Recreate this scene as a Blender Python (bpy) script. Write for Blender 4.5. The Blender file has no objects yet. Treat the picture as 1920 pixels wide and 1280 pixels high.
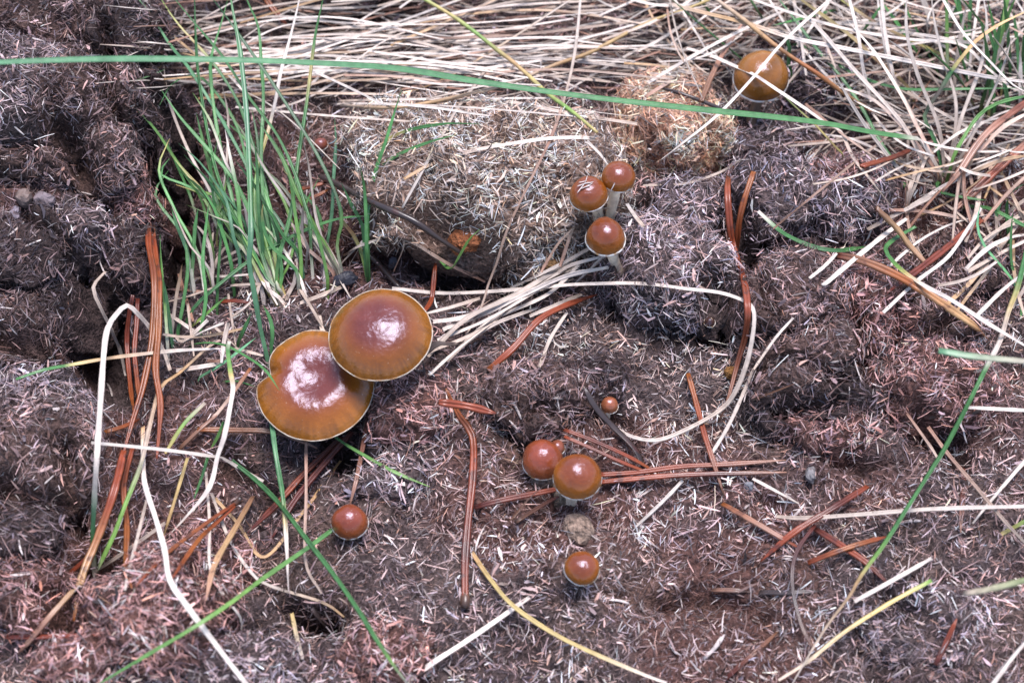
import bpy, math, random
import numpy as np
from mathutils import Vector, Matrix
from mathutils.bvhtree import BVHTree

random.seed(7)
rng = np.random.default_rng(7)
sc = bpy.context.scene
col = sc.collection
R = math.radians

# ------------------------------------------------------------------ camera
PITCH = R(58)            # looking down on the dung
DIST = 0.50              # metres from lens to the middle of the view
WIDE = 0.26              # metres of ground across the frame at that distance
cam_d = bpy.data.cameras.new('camera')
cam = bpy.data.objects.new('camera', cam_d)
col.objects.link(cam)
cam_d.sensor_width = 36
cam_d.lens = 36 * DIST / WIDE
cam_d.clip_start = 0.01
cam_d.clip_end = 50
CAM = Vector((0, -DIST * math.cos(PITCH), DIST * math.sin(PITCH)))
cam.location = CAM
cam.rotation_euler = (math.pi / 2 - PITCH, 0, 0)
cam_d.dof.use_dof = True
cam_d.dof.focus_distance = 0.492
cam_d.dof.aperture_fstop = 15
sc.camera = cam
sc.render.resolution_x, sc.render.resolution_y = 1024, 682

# ------------------------------------------------------------------ light: soft overcast from almost overhead
SUN_EL, SUN_AZ = R(76), R(20)      # azimuth measured from +Y (behind the scene) towards +X
w = bpy.data.worlds.new('World')
sc.world = w
w.use_nodes = True
nt = w.node_tree
bg = nt.nodes['Background']
sky = nt.nodes.new('ShaderNodeTexSky')
sky.sky_type = 'NISHITA'
sky.sun_disc = False
sky.sun_elevation = SUN_EL
sky.sun_rotation = SUN_AZ
sky.air_density = 1.0
sky.dust_density = 1.0
sky.ozone_density = 1.0
nt.links.new(sky.outputs[0], bg.inputs[0])
bg.inputs[1].default_value = 0.075
sun_d = bpy.data.lights.new('sun', 'SUN')
sun_d.energy = 1.5
sun_d.angle = R(30)
sun_d.color = (1.0, 0.95, 0.98)
sun = bpy.data.objects.new('sun', sun_d)
col.objects.link(sun)
sdir = Vector((math.cos(SUN_EL) * math.sin(SUN_AZ), math.cos(SUN_EL) * math.cos(SUN_AZ), math.sin(SUN_EL)))
sun.rotation_euler = sdir.to_track_quat('Z', 'Y').to_euler()
sun.location = sdir * 2
vs = sc.view_settings
vs.view_transform = 'Standard'
vs.look = 'None'
vs.gamma = 1
vs.use_curve_mapping = False
vs.exposure = 1.95

# ------------------------------------------------------------------ helpers
def link(o, parent=None):
    col.objects.link(o)
    if parent:
        o.parent = parent
    return o

def tag(o, label=None, cat=None, group=None, kind=None):
    if label: o['label'] = label
    if cat: o['category'] = cat
    if group: o['group'] = group
    if kind: o['kind'] = kind
    return o

def empty(name, loc):
    o = bpy.data.objects.new(name, None)
    o.location = loc
    o.empty_display_size = 0.005
    return link(o)

def make_mesh(name, V, F, C=None, smooth=True):
    """V (n,3), F (m,k) with k = 3 or 4, C (n,3) point colours"""
    V = np.ascontiguousarray(V, dtype=np.float32)
    F = np.ascontiguousarray(F, dtype=np.int32)
    me = bpy.data.meshes.new(name)
    k = F.shape[1]
    me.vertices.add(len(V)); me.vertices.foreach_set('co', V.ravel())
    me.loops.add(F.size); me.loops.foreach_set('vertex_index', F.ravel())
    me.polygons.add(len(F))
    me.polygons.foreach_set('loop_start', np.arange(0, F.size, k, dtype=np.int32))
    me.polygons.foreach_set('use_smooth', np.full(len(F), smooth, dtype=bool))
    if C is not None:
        a = me.attributes.new('tint', 'FLOAT_COLOR', 'POINT')
        c4 = np.ones((len(V), 4), dtype=np.float32)
        c4[:, :3] = C
        a.data.foreach_set('color', c4.ravel())
    me.update(calc_edges=True)
    return me

def new_obj(name, me, mat, loc=(0, 0, 0), parent=None):
    me.materials.append(mat)
    o = bpy.data.objects.new(name, me)
    o.location = loc
    return link(o, parent)

def h01(ix, iy, iz, seed):
    n = (ix * 73856093) ^ (iy * 19349663) ^ (iz * 83492791) ^ (seed * 40503 + 977)
    n = n & 0xffffffff
    n = ((n ^ (n >> 15)) * 0x2c1b3c6d) & 0xffffffff
    n = ((n ^ (n >> 12)) * 0x297a2d39) & 0xffffffff
    n = n ^ (n >> 15)
    return n.astype(np.float64) / 4294967295.0

def vnoise(P, seed=0):
    f = np.floor(P)
    i = f.astype(np.int64)
    u = P - f
    u = u * u * u * (u * (u * 6 - 15) + 10)
    r = 0
    for dx in (0, 1):
        wx = u[:, 0] if dx else 1 - u[:, 0]
        for dy in (0, 1):
            wy = u[:, 1] if dy else 1 - u[:, 1]
            for dz in (0, 1):
                wz = u[:, 2] if dz else 1 - u[:, 2]
                r = r + wx * wy * wz * h01(i[:, 0] + dx, i[:, 1] + dy, i[:, 2] + dz, seed)
    return r * 2 - 1

def fbm(P, freq, octv=3, seed=0, ridge=False):
    t, a, s = 0, 1.0, 0
    for k in range(octv):
        n = vnoise(P * freq, seed + k * 17)
        if ridge:
            n = 1 - 2 * np.abs(n)
        t = t + n * a
        s += a
        a *= 0.5
        freq *= 2.1
    return t / s

def smooth(a, b, x):
    t = np.clip((x - a) / (b - a), 0, 1)
    return t * t * (3 - 2 * t)

FWD = Vector((0, math.cos(PITCH), -math.sin(PITCH)))
UPV = Vector((0, math.sin(PITCH), math.cos(PITCH)))
PX = WIDE / 1920          # metres per photograph pixel at the middle distance

def ray(px, py):
    return (FWD * DIST + Vector(((px - 960) * PX, 0, 0)) + UPV * ((640 - py) * PX)).normalized()

def pz(px, py, z):
    d = ray(px, py)
    return CAM + d * ((z - CAM.z) / d.z)

# ------------------------------------------------------------------ materials
def principled(name, rough, spec=0.5):
    m = bpy.data.materials.new(name)
    m.use_nodes = True
    b = m.node_tree.nodes['Principled BSDF']
    b.inputs['Roughness'].default_value = rough
    b.inputs['Specular IOR Level'].default_value = spec
    return m, m.node_tree, b

def tint_material(name, rough=0.5, spec=0.5, mottle=(300, 0.25), bump=(900, 0.3, 0.0002), streak=None, spots=None, coat=0, sheen=0):
    """colour from the piece's own tint, with fine procedural mottling and relief"""
    m, t, b = principled(name, rough, spec)
    N, L = t.nodes.new, t.links.new
    at = N('ShaderNodeAttribute'); at.attribute_name = 'tint'
    tc = N('ShaderNodeTexCoord')
    nz = N('ShaderNodeTexNoise'); nz.inputs['Scale'].default_value = mottle[0]; nz.inputs['Detail'].default_value = 3
    L(tc.outputs['Object'], nz.inputs['Vector'])
    mr = N('ShaderNodeMapRange')
    mr.inputs['From Min'].default_value = 0.3; mr.inputs['From Max'].default_value = 0.7
    mr.inputs['To Min'].default_value = 1 - mottle[1]; mr.inputs['To Max'].default_value = 1 + mottle[1]
    L(nz.outputs['Fac'], mr.inputs['Value'])
    mx = N('ShaderNodeMix'); mx.data_type = 'RGBA'; mx.blend_type = 'MULTIPLY'; mx.inputs[0].default_value = 1
    L(at.outputs['Color'], mx.inputs[6]); L(mr.outputs[0], mx.inputs[7])
    last = mx.outputs[2]
    if spots:
        n2 = N('ShaderNodeTexNoise'); n2.inputs['Scale'].default_value = spots[0]; n2.inputs['Detail'].default_value = 2
        L(tc.outputs['Object'], n2.inputs['Vector'])
        m2 = N('ShaderNodeMapRange'); m2.inputs['From Min'].default_value = spots[1]; m2.inputs['From Max'].default_value = spots[1] + 0.08
        L(n2.outputs['Fac'], m2.inputs['Value'])
        x2 = N('ShaderNodeMix'); x2.data_type = 'RGBA'; x2.inputs[7].default_value = (*spots[2], 1)
        sc_ = N('ShaderNodeMath'); sc_.operation = 'MULTIPLY'; sc_.inputs[1].default_value = spots[3]
        L(m2.outputs[0], sc_.inputs[0]); L(sc_.outputs[0], x2.inputs[0])
        L(last, x2.inputs[6]); last = x2.outputs[2]
    L(last, b.inputs['Base Color'])
    if bump:
        nb = N('ShaderNodeTexNoise'); nb.inputs['Scale'].default_value = bump[0]; nb.inputs['Detail'].default_value = 4
        L(tc.outputs['Object'], nb.inputs['Vector'])
        bp = N('ShaderNodeBump'); bp.inputs['Strength'].default_value = bump[1]; bp.inputs['Distance'].default_value = bump[2]
        L(nb.outputs['Fac'], bp.inputs['Height']); L(bp.outputs[0], b.inputs['Normal'])
        mr2 = N('ShaderNodeMapRange'); mr2.inputs['To Min'].default_value = max(0.05, rough - 0.12); mr2.inputs['To Max'].default_value = rough + 0.15
        L(nz.outputs['Fac'], mr2.inputs['Value']); L(mr2.outputs[0], b.inputs['Roughness'])
    if coat:
        b.inputs['Coat Weight'].default_value = coat
        b.inputs['Coat Roughness'].default_value = 0.16
        b.inputs['Specular Tint'].default_value = (0.74, 0.74, 1.0, 1)  # lavender puts the blue sky's colour into the cap highlights
    return m

M_fibre = tint_material('dung_fibre', 0.48, 0.45, (500, 0.2), None)
M_soil = tint_material('dung_matrix', 0.8, 0.2, (1100, 0.65), (1300, 1.0, 0.0014))
M_grass = tint_material('grass_blade', 0.38, 0.5, (420, 0.22), (1500, 0.25, 0.0002))
M_straw = tint_material('dry_straw', 0.5, 0.4, (500, 0.2), (1400, 0.3, 0.0002), spots=(1500, 0.66, (0.10, 0.06, 0.05), 0.7))
M_needle = tint_material('pine_needle', 0.30, 0.5, (200, 0.22), (1300, 0.2, 0.0001), spots=(300, 0.60, (0.06, 0.022, 0.018), 0.7))
M_cap = tint_material('mushroom_cap', 0.24, 0.5, (160, 0.12), (750, 0.5, 0.0004), spots=(2600, 0.70, (0.55, 0.42, 0.30), 0.55), coat=0.2)
M_rim = tint_material('cap_margin', 0.5, 0.4, (900, 0.25), (1500, 0.4, 0.0002))
M_stem = tint_material('mushroom_stem', 0.5, 0.4, (500, 0.22), (800, 0.4, 0.0004))
M_stone = tint_material('stone', 0.55, 0.4, (500, 0.25), (900, 0.5, 0.0004))

# ------------------------------------------------------------------ ground
def bump_world(px, py):
    p = pz(px, py, 0)
    return p.x, p.y

# (px, py, half-width px, half-height px, height mm)
BUMPS = [
    (60, 190, 265, 390, 20, 3), (-60, 700, 260, 300, 9), (60, 1000, 200, 200, 6), (280, 1190, 150, 110, 8, 2),
    (930, 330, 330, 165, 12, 2), (1260, 490, 140, 110, 9, 2), (1570, 640, 230, 150, 10, 2), (1520, 390, 190, 85, 10, 2),
    (780, 760, 110, 110, 5), (1010, 760, 150, 90, 4), (1300, 700, 160, 100, 2),
    (1750, 1000, 260, 200, 3), (1050, 1080, 240, 120, 3), (700, 1200, 160, 90, 3),
    (185, 630, 75, 110, -16), (130, 520, 90, 70, -6), (860, 500, 90, 35, -9), (600, 1165, 70, 34, -9),
    (1340, 600, 55, 45, -7), (1600, 690, 35, 60, -9), (1770, 830, 60, 40, -6), (1430, 340, 120, 30, -6),
    (330, 480, 80, 150, -8), (690, 870, 60, 70, -6), (200, 1110, 70, 60, -8), (520, 900, 130, 90, -4),
    (1180, 260, 60, 50, -5), (450, 60, 180, 60, -6), (1380, 480, 40, 60, -6), (1450, 1120, 120, 60, -3),
    (1250, 1130, 180, 50, -3), (640, 480, 60, 40, -5), (1900, 430, 90, 60, -8),
]
BW = []
for (px, py, rx, ry, h, *pw) in BUMPS:
    x, y = bump_world(px, py)
    BW.append((x, y, rx * PX, ry * PX / math.sin(PITCH), h * 1e-3, pw[0] if pw else 1))
# cracks and crevices in the dung: (px, py, px, py, half-width px, depth mm, level mm)
CRACKS = [
    (196, 95, 214, 150, 11, 16, 22), (206, 140, 216, 225, 12, 18, 22), (216, 225, 240, 262, 12, 12, 20), (120, 285, 175, 345, 20, 14, 18), (40, 315, 120, 300, 14, 10, 18),
    (262, 262, 300, 345, 13, 12, 16), (330, 250, 336, 470, 26, 12, 6), (180, 560, 196, 720, 40, 12, 2), (60, 440, 180, 470, 14, 9, 14), (140, 470, 170, 560, 16, 9, 10),
    (0, 665, 120, 690, 18, 9, 5), (110, 700, 170, 690, 20, 8, 4), (780, 470, 930, 520, 22, 11, 4), (640, 470, 720, 478, 18, 8, 2), (545, 1150, 625, 1185, 17, 12, 0),
    (1380, 420, 1400, 560, 15, 12, 5), (1395, 335, 1520, 340, 12, 10, 8), (1600, 600, 1612, 700, 12, 12, 8), (1612, 700, 1640, 745, 12, 10, 8), (1440, 720, 1600, 735, 10, 8, 8),
    (1470, 800, 1560, 790, 12, 8, 4), (1310, 270, 1370, 310, 14, 9, 8), (1325, 590, 1345, 640, 18, 9, 3), (1700, 800, 1790, 850, 16, 8, 2),
    (640, 820, 690, 880, 24, 9, 0), (150, 1090, 235, 1110, 24, 11, 0), (120, 1150, 150, 1200, 20, 9, 0), (420, 880, 520, 920, 22, 6, 0), (1000, 810, 1060, 800, 14, 6, 3),
    (1180, 520, 1150, 590, 12, 5, 5), (1090, 770, 1180, 800, 12, 5, 1), (1400, 560, 1430, 640, 12, 7, 5), (1680, 590, 1660, 690, 10, 8, 6), (1220, 395, 1180, 440, 14, 7, 6),
    (560, 60, 760, 40, 26, 7, 0), (300, 60, 420, 50, 22, 7, 0), (380, 1100, 395, 1150, 14, 7, 4), (440, 1190, 540, 1210, 12, 6, 2), (1740, 640, 1800, 600, 10, 7, 6), (0, 960, 120, 970, 14, 8, 4), (140, 900, 150, 1000, 16, 8, 2),
    (690, 590, 800, 720, 14, 3, 0), (940, 800, 1010, 880, 10, 4, 0), (1250, 1120, 1420, 1140, 16, 4, 0), (1560, 880, 1640, 890, 14, 5, 0), (1660, 1150, 1760, 1230, 14, 4, 0),
]
CW = []
for (x0, y0, x1, y1, wd, dp, lv) in CRACKS:
    a, b = pz(x0, y0, lv * 1e-3), pz(x1, y1, lv * 1e-3)
    CW.append((a.x, a.y, b.x, b.y, wd * PX * 1.25, dp * 1.2e-3))
def crack_depth(x, y):
    q = np.stack([x, y, np.zeros_like(x)], 1)
    jx = x + 0.0022 * vnoise(q * 170, 501); jy = y + 0.0022 * vnoise(q * 170, 502)
    t = np.zeros_like(x)
    for (ax, ay, bx, by, wd, dp) in CW:
        dx, dy = bx - ax, by - ay
        u = np.clip(((jx - ax) * dx + (jy - ay) * dy) / (dx * dx + dy * dy), 0, 1)
        d2 = (jx - ax - u * dx) ** 2 + (jy - ay - u * dy) ** 2
        t = np.maximum(t, dp * np.exp(-(d2 / wd ** 2) ** 1.5))
    return t

def ground_h(x, y):
    P = np.stack([x, y, np.zeros_like(x)], 1)
    z = 0.0035 * fbm(P, 26, 3, 3)
    W = np.stack([fbm(P + 31, 60, 2, 33), fbm(P + 37, 60, 2, 34), np.zeros_like(x)], 1) * 0.006
    z += 0.0048 * fbm(P + W + 5, 85, 3, 21, ridge=True)
    z += 0.0021 * fbm(P + W + 9, 260, 3, 40, ridge=True)
    for (bx, by, rx, ry, h, pw) in BW:
        z += h * np.exp(-((((x - bx) / rx) ** 2 + ((y - by) / ry) ** 2) * (1.2 if pw == 1 else 1.0)) ** pw)
    return z - crack_depth(x, y)

def axis(a, b, step, far):
    core = np.arange(a, b + step / 2, step)
    g, s, lo, hi = [], step, [a], [b]
    while hi[-1] < far:
        s *= 1.45
        lo.append(lo[-1] - s); hi.append(hi[-1] + s)
    return np.concatenate([np.array(lo[:0:-1]), core, np.array(hi[1:])])

gx = axis(-0.19, 0.19, 0.00085, 3.0)
gy = axis(-0.13, 0.165, 0.00085, 3.0)
X, Y = np.meshgrid(gx, gy)
GV = np.stack([X.ravel(), Y.ravel(), ground_h(X.ravel(), Y.ravel())], 1)
nx, ny = len(gx), len(gy)
ii = (np.arange(ny - 1)[:, None] * nx + np.arange(nx - 1)[None, :]).ravel()
GF = np.stack([ii, ii + 1, ii + nx + 1, ii + nx], 1)

SOIL = {
    'dark': (0.045, 0.029, 0.027), 'grey': (0.080, 0.056, 0.054), 'red': (0.105, 0.052, 0.043),
    'tan': (0.18, 0.115, 0.088), 'orange': (0.42, 0.25, 0.17), 'brown': (0.080, 0.048, 0.041),
}
def soil_colour(P):
    n = fbm(P, 22, 3, 60)
    n2 = fbm(P, 60, 2, 61)
    c = np.outer(np.ones(len(P)), SOIL['grey'])
    k = smooth(0.0, 0.5, n)[:, None]
    c = c * (1 - k) + np.array(SOIL['red']) * k
    k = smooth(0.05, 0.5, -n)[:, None] * 0.7
    c = c * (1 - k) + np.array(SOIL['dark']) * k
    k = smooth(0.1, 0.6, n2)[:, None] * 0.45
    return c * (1 - k) + np.array(SOIL['tan']) * k * 0.7

me = make_mesh('ground', GV, GF, soil_colour(GV))
ground = tag(new_obj('ground', me, M_soil), kind='structure')

# ------------------------------------------------------------------ fibres
def tri_sample(V, T, n, wfun=None):
    a, b, c = V[T[:, 0]], V[T[:, 1]], V[T[:, 2]]
    nr = np.cross(b - a, c - a)
    ar = np.linalg.norm(nr, axis=1)
    nr = nr / np.maximum(ar, 1e-12)[:, None]
    wt = ar.copy()
    if wfun is not None:
        wt = wt * wfun((a + b + c) / 3, nr)
    cs = np.cumsum(wt)
    k = np.searchsorted(cs, rng.random(n) * cs[-1])
    k = np.minimum(k, len(T) - 1)
    u, v = rng.random(n), rng.random(n)
    f = u + v > 1
    u[f], v[f] = 1 - u[f], 1 - v[f]
    P = a[k] + (b[k] - a[k]) * u[:, None] + (c[k] - a[k]) * v[:, None]
    return P, nr[k]

def unit(a):
    return a / np.maximum(np.linalg.norm(a, axis=1), 1e-9)[:, None]

def fibre_strips(P, Nn, length, width, C, align=0.9, tilt=0.22, lift=0.0004, curl=0.25, seed=0):
    """curved thin ribbons lying on a surface; returns V, F, C"""
    n = len(P)
    ref = np.zeros((n, 3)); ref[:, 0] = 1
    bad = np.abs(Nn[:, 0]) > 0.9
    ref[bad] = (0, 1, 0)
    t1 = unit(np.cross(Nn, ref)); t2 = np.cross(Nn, t1)
    ang = fbm(P, 150, 2, 200 + seed) * 7.0 + rng.normal(0, align, n)
    lump = np.clip(fbm(P, 210, 2, 230 + seed), -0.2, 1) * 0.55
    d = t1 * np.cos(ang)[:, None] + t2 * np.sin(ang)[:, None]
    tl = lump + rng.normal(0.0, tilt, n)
    d = unit(d + Nn * tl[:, None])
    s = np.cross(d, Nn)
    roll = rng.normal(0, 0.7, n)
    wd = unit(s * np.cos(roll)[:, None] + Nn * np.sin(roll)[:, None])
    cv = (wd * rng.normal(0, curl, n)[:, None] + Nn * rng.normal(0, curl * 0.6, n)[:, None] + s * rng.normal(0, curl, n)[:, None]) * length[:, None]
    base = P + Nn * (rng.random(n) ** 1.4 * lift * 2.2 + 0.00012)[:, None] + np.array((0, 0, 1.0)) * (np.abs(Nn @ np.array((0, 0, 1.0))) * 0 + lift * 0.15)[:, None]
    base = base + Nn * (np.abs(tl) * length * 0.30)[:, None]
    out = []
    for k, (tt, ww) in enumerate(((-0.5, 0.65), (0.0, 1.0), (0.5, 0.3))):
        c = base + d * (length * tt)[:, None] + cv * (0.25 - tt * tt)
        for sg in (-1, 1):
            out.append(c + wd * (width * ww * 0.5 * sg)[:, None])
    V = np.stack(out, 1).reshape(-1, 3)
    b = np.arange(n) * 6
    F = np.concatenate([np.stack([b, b + 1, b + 3, b + 2], 1), np.stack([b + 2, b + 3, b + 5, b + 4], 1)])
    return V, F, np.repeat(C, 6, axis=0)

def fibre_tints(P, base, pale=0.10, dark=0.22, var=0.42):
    n = len(P)
    c = base * np.exp(rng.normal(0, var, n) + 1.05 * fbm(P, 170, 2, 77) + 0.6 * fbm(P, 60, 2, 78))[:, None]  # coarse noise paints the shade of gaps between clumps into the colour
    h = rng.normal(0, 0.10, n)
    c = c * np.stack([1 + h, np.ones(n), 1 - h], 1)
    q = rng.random(n)
    k = q < pale
    c[k] = np.array((0.54, 0.45, 0.42)) * np.exp(rng.normal(-0.1, 0.35, k.sum()))[:, None]
    k = q > 1 - dark
    c[k] = np.array((0.055, 0.038, 0.036)) * np.exp(rng.normal(0, 0.4, k.sum()))[:, None]
    return np.clip(c, 0.006, 0.78)

FIB = {
    'dark': (0.110, 0.072, 0.072), 'grey': (0.320, 0.228, 0.232), 'red': (0.385, 0.205, 0.185),
    'tan': (0.57, 0.41, 0.325), 'orange': (0.72, 0.39, 0.265), 'brown': (0.215, 0.135, 0.127), 'pink': (0.53, 0.365, 0.335),
}
# hand-placed litter colour areas; dark ones over pits paint in shade: px, py, rx, ry, kind, strength
AREAS = [
    (1050, 1060, 300, 150, 'grey', 0.6), (1280, 740, 200, 90, 'tan', 0.45), (1200, 640, 150, 60, 'tan', 0.35),
    (900, 340, 230, 110, 'tan', 0.7), (1000, 260, 200, 80, 'tan', 0.35), (920, 400, 120, 60, 'orange', 0.25), (1600, 1180, 300, 110, 'grey', 0.6),
    (1750, 950, 250, 150, 'red', 0.3), (780, 850, 130, 110, 'red', 0.45), (730, 760, 90, 90, 'red', 0.5),
    (1180, 690, 190, 70, 'pink', 0.75), (1310, 790, 170, 90, 'pink', 0.7), (1010, 1000, 260, 80, 'pink', 0.6), (770, 830, 80, 90, 'pink', 0.7), (730, 1050, 120, 50, 'pink', 0.6),
    (1650, 1000, 250, 160, 'pink', 0.5), (1400, 1220, 300, 70, 'pink', 0.5), (800, 1180, 140, 60, 'pink', 0.4), (1850, 900, 120, 80, 'pink', 0.5), (380, 760, 120, 60, 'dark', 0.5),
    (1148, 655, 40, 32, 'orange', 0.75), (1340, 800, 110, 50, 'tan', 0.4), (1060, 660, 120, 50, 'tan', 0.4),
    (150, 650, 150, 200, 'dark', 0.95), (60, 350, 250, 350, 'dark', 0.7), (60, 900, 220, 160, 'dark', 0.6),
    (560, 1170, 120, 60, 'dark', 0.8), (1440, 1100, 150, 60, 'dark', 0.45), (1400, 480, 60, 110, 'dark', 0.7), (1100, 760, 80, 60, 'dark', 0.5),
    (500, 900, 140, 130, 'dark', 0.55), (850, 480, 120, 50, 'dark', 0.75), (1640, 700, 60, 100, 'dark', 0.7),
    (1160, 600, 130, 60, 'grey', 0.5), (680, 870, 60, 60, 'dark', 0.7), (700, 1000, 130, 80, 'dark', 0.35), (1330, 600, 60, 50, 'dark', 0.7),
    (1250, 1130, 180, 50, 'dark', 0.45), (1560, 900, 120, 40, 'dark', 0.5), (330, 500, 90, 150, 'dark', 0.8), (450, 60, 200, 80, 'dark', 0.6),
]
AW = [(*bump_world(a[0], a[1]), a[2] * PX, a[3] * PX / math.sin(PITCH), a[4], a[5]) for a in AREAS]

def litter_base(P):
    n = fbm(P, 20, 3, 90)
    n2 = fbm(P, 75, 2, 91)
    c = np.outer(np.ones(len(P)), FIB['grey']) * 0.5 + 0.5 * np.array(FIB['red'])
    k = smooth(0.0, 0.45, n)[:, None] * 0.7
    c = c * (1 - k) + np.array(FIB['red']) * k
    k = smooth(0.0, 0.45, -n)[:, None] * 0.6
    c = c * (1 - k) + np.array(FIB['grey']) * k
    k = smooth(0.05, 0.5, n2)[:, None] * 0.5
    c = c * (1 - k) + np.array(FIB['tan']) * k
    k = smooth(0.1, 0.5, -n2)[:, None] * 0.55
    c = c * (1 - k) + np.array(FIB['dark']) * k
    for (x, y, rx, ry, kind, s) in AW:
        k = s * np.exp(-(((P[:, 0] - x) / rx) ** 2 + ((P[:, 1] - y) / ry) ** 2))[:, None]
        c = c * (1 - k) + np.array(FIB[kind]) * k
    return c

GT = np.concatenate([GF[:, [0, 1, 2]], GF[:, [0, 2, 3]]])
def view_weight(c, nr):
    x, y = c[:, 0], c[:, 1]
    wv = np.where((np.abs(x) < 0.175) & (y > -0.115) & (y < 0.145), 1.0, 0.0)
    ring = (np.abs(x) < 0.30) & (y > -0.22) & (y < 0.28)
    return np.where(wv > 0, 1.0, np.where(ring, 0.14, 0.0)) * np.exp(-crack_depth(x, y) / 0.004)

sets = []
P, Nn = tri_sample(GV, GT, 215000, view_weight)          # fine matted fibres
n = len(P)
sets.append(fibre_strips(P, Nn, np.clip(rng.lognormal(math.log(0.0016), 0.5, n), 0.0006, 0.006), rng.uniform(0.00008, 0.00022, n),
            fibre_tints(P, litter_base(P), 0.05, 0.13), 0.45, 0.2, 0.0006, 0.12))
P, Nn = tri_sample(GV, GT, 36000, view_weight)           # broader chopped bits
n = len(P)
sets.append(fibre_strips(P, Nn, np.clip(rng.lognormal(math.log(0.0020), 0.6, n), 0.0007, 0.007), 0.00016 + 0.00034 * rng.random(n) ** 1.8,
            fibre_tints(P, litter_base(P) * 1.25, 0.11, 0.10), 0.8, 0.2, 0.0009, 0.08))
P, Nn = tri_sample(GV, GT, 3000, view_weight)            # long shaggy hairs
n = len(P)
sets.append(fibre_strips(P, Nn, rng.uniform(0.003, 0.0075, n), rng.uniform(0.00009, 0.00019, n),
            fibre_tints(P, litter_base(P) * 1.2, 0.12, 0.2), 0.7, 0.14, 0.0014, 0.22))
P, Nn = tri_sample(GV, GT, 3500, view_weight)            # torn flakes
n = len(P)
sets.append(fibre_strips(P, Nn, np.clip(rng.lognormal(math.log(0.0026), 0.4, n), 0.0012, 0.006), rng.uniform(0.0005, 0.0009, n),
            fibre_tints(P, litter_base(P) * 0.95, 0.05, 0.25), 0.6, 0.26, 0.0005, 0.2))
def chip_weight(c, nr):
    k = 0.35 + 1.4 * smooth(-0.1, 0.5, fbm(c, 35, 2, 333))
    low = smooth(0.06, -0.05, c[:, 1]) * smooth(-0.10, -0.03, c[:, 0])
    return view_weight(c, nr) * k * (0.25 + 1.2 * low)
P, Nn = tri_sample(GV, GT, 4200, chip_weight)            # pale chopped straw
n = len(P)
sets.append(fibre_strips(P, Nn, np.clip(rng.lognormal(math.log(0.0022), 0.5, n), 0.0009, 0.007), rng.uniform(0.00016, 0.00042, n),
            fibre_tints(P, np.outer(np.ones(n), (0.46, 0.37, 0.34)), 0.2, 0.0, 0.35), 1.6, 0.2, 0.0010, 0.15))

def join_sets(sets):
    V, F, C, o = [], [], [], 0
    for v, f, c in sets:
        V.append(v); F.append(f + o); C.append(c); o += len(v)
    return np.concatenate(V), np.concatenate(F), np.concatenate(C)

V, F, C = join_sets(sets)
tag(new_obj('chopped_straw_litter', make_mesh('chopped_straw_litter', V, F, C, False), M_fibre),
    'finely chopped straw and plant fibre matted over the ground', 'litter', kind='stuff')

# ------------------------------------------------------------------ dung clods
def sphere_grid(nu, nv):
    u = np.linspace(0, 2 * np.pi, nu, endpoint=False)
    v = np.linspace(0, np.pi, nv)
    U, Vv = np.meshgrid(u, v)
    V = np.stack([np.cos(U) * np.sin(Vv), np.sin(U) * np.sin(Vv), np.cos(Vv)], 2).reshape(-1, 3)
    F = []
    for j in range(nv - 1):
        a = j * nu + np.arange(nu); b = j * nu + (np.arange(nu) + 1) % nu
        F.append(np.stack([a, a + nu, b + nu, b], 1))
    return V, np.concatenate(F)

SURF = [(GV, GF)]
def build_bvh():
    vs_, fs_, o = [], [], 0
    for v, f in SURF:
        vs_.append(v); fs_.append(f + o); o += len(v)
    v = np.concatenate(vs_); f = np.concatenate(fs_)
    return BVHTree.FromPolygons(v.tolist(), f.tolist())

BVH = build_bvh()
DOWN = Vector((0, 0, -1))
def surf(x, y):
    r = BVH.ray_cast(Vector((x, y, 0.4)), DOWN)
    return r[0].z if r[0] else 0.0
def hit(px, py):
    d = ray(px, py)
    r = BVH.ray_cast(CAM, d)
    return r[0] if r[0] else pz(px, py, 0)

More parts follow.
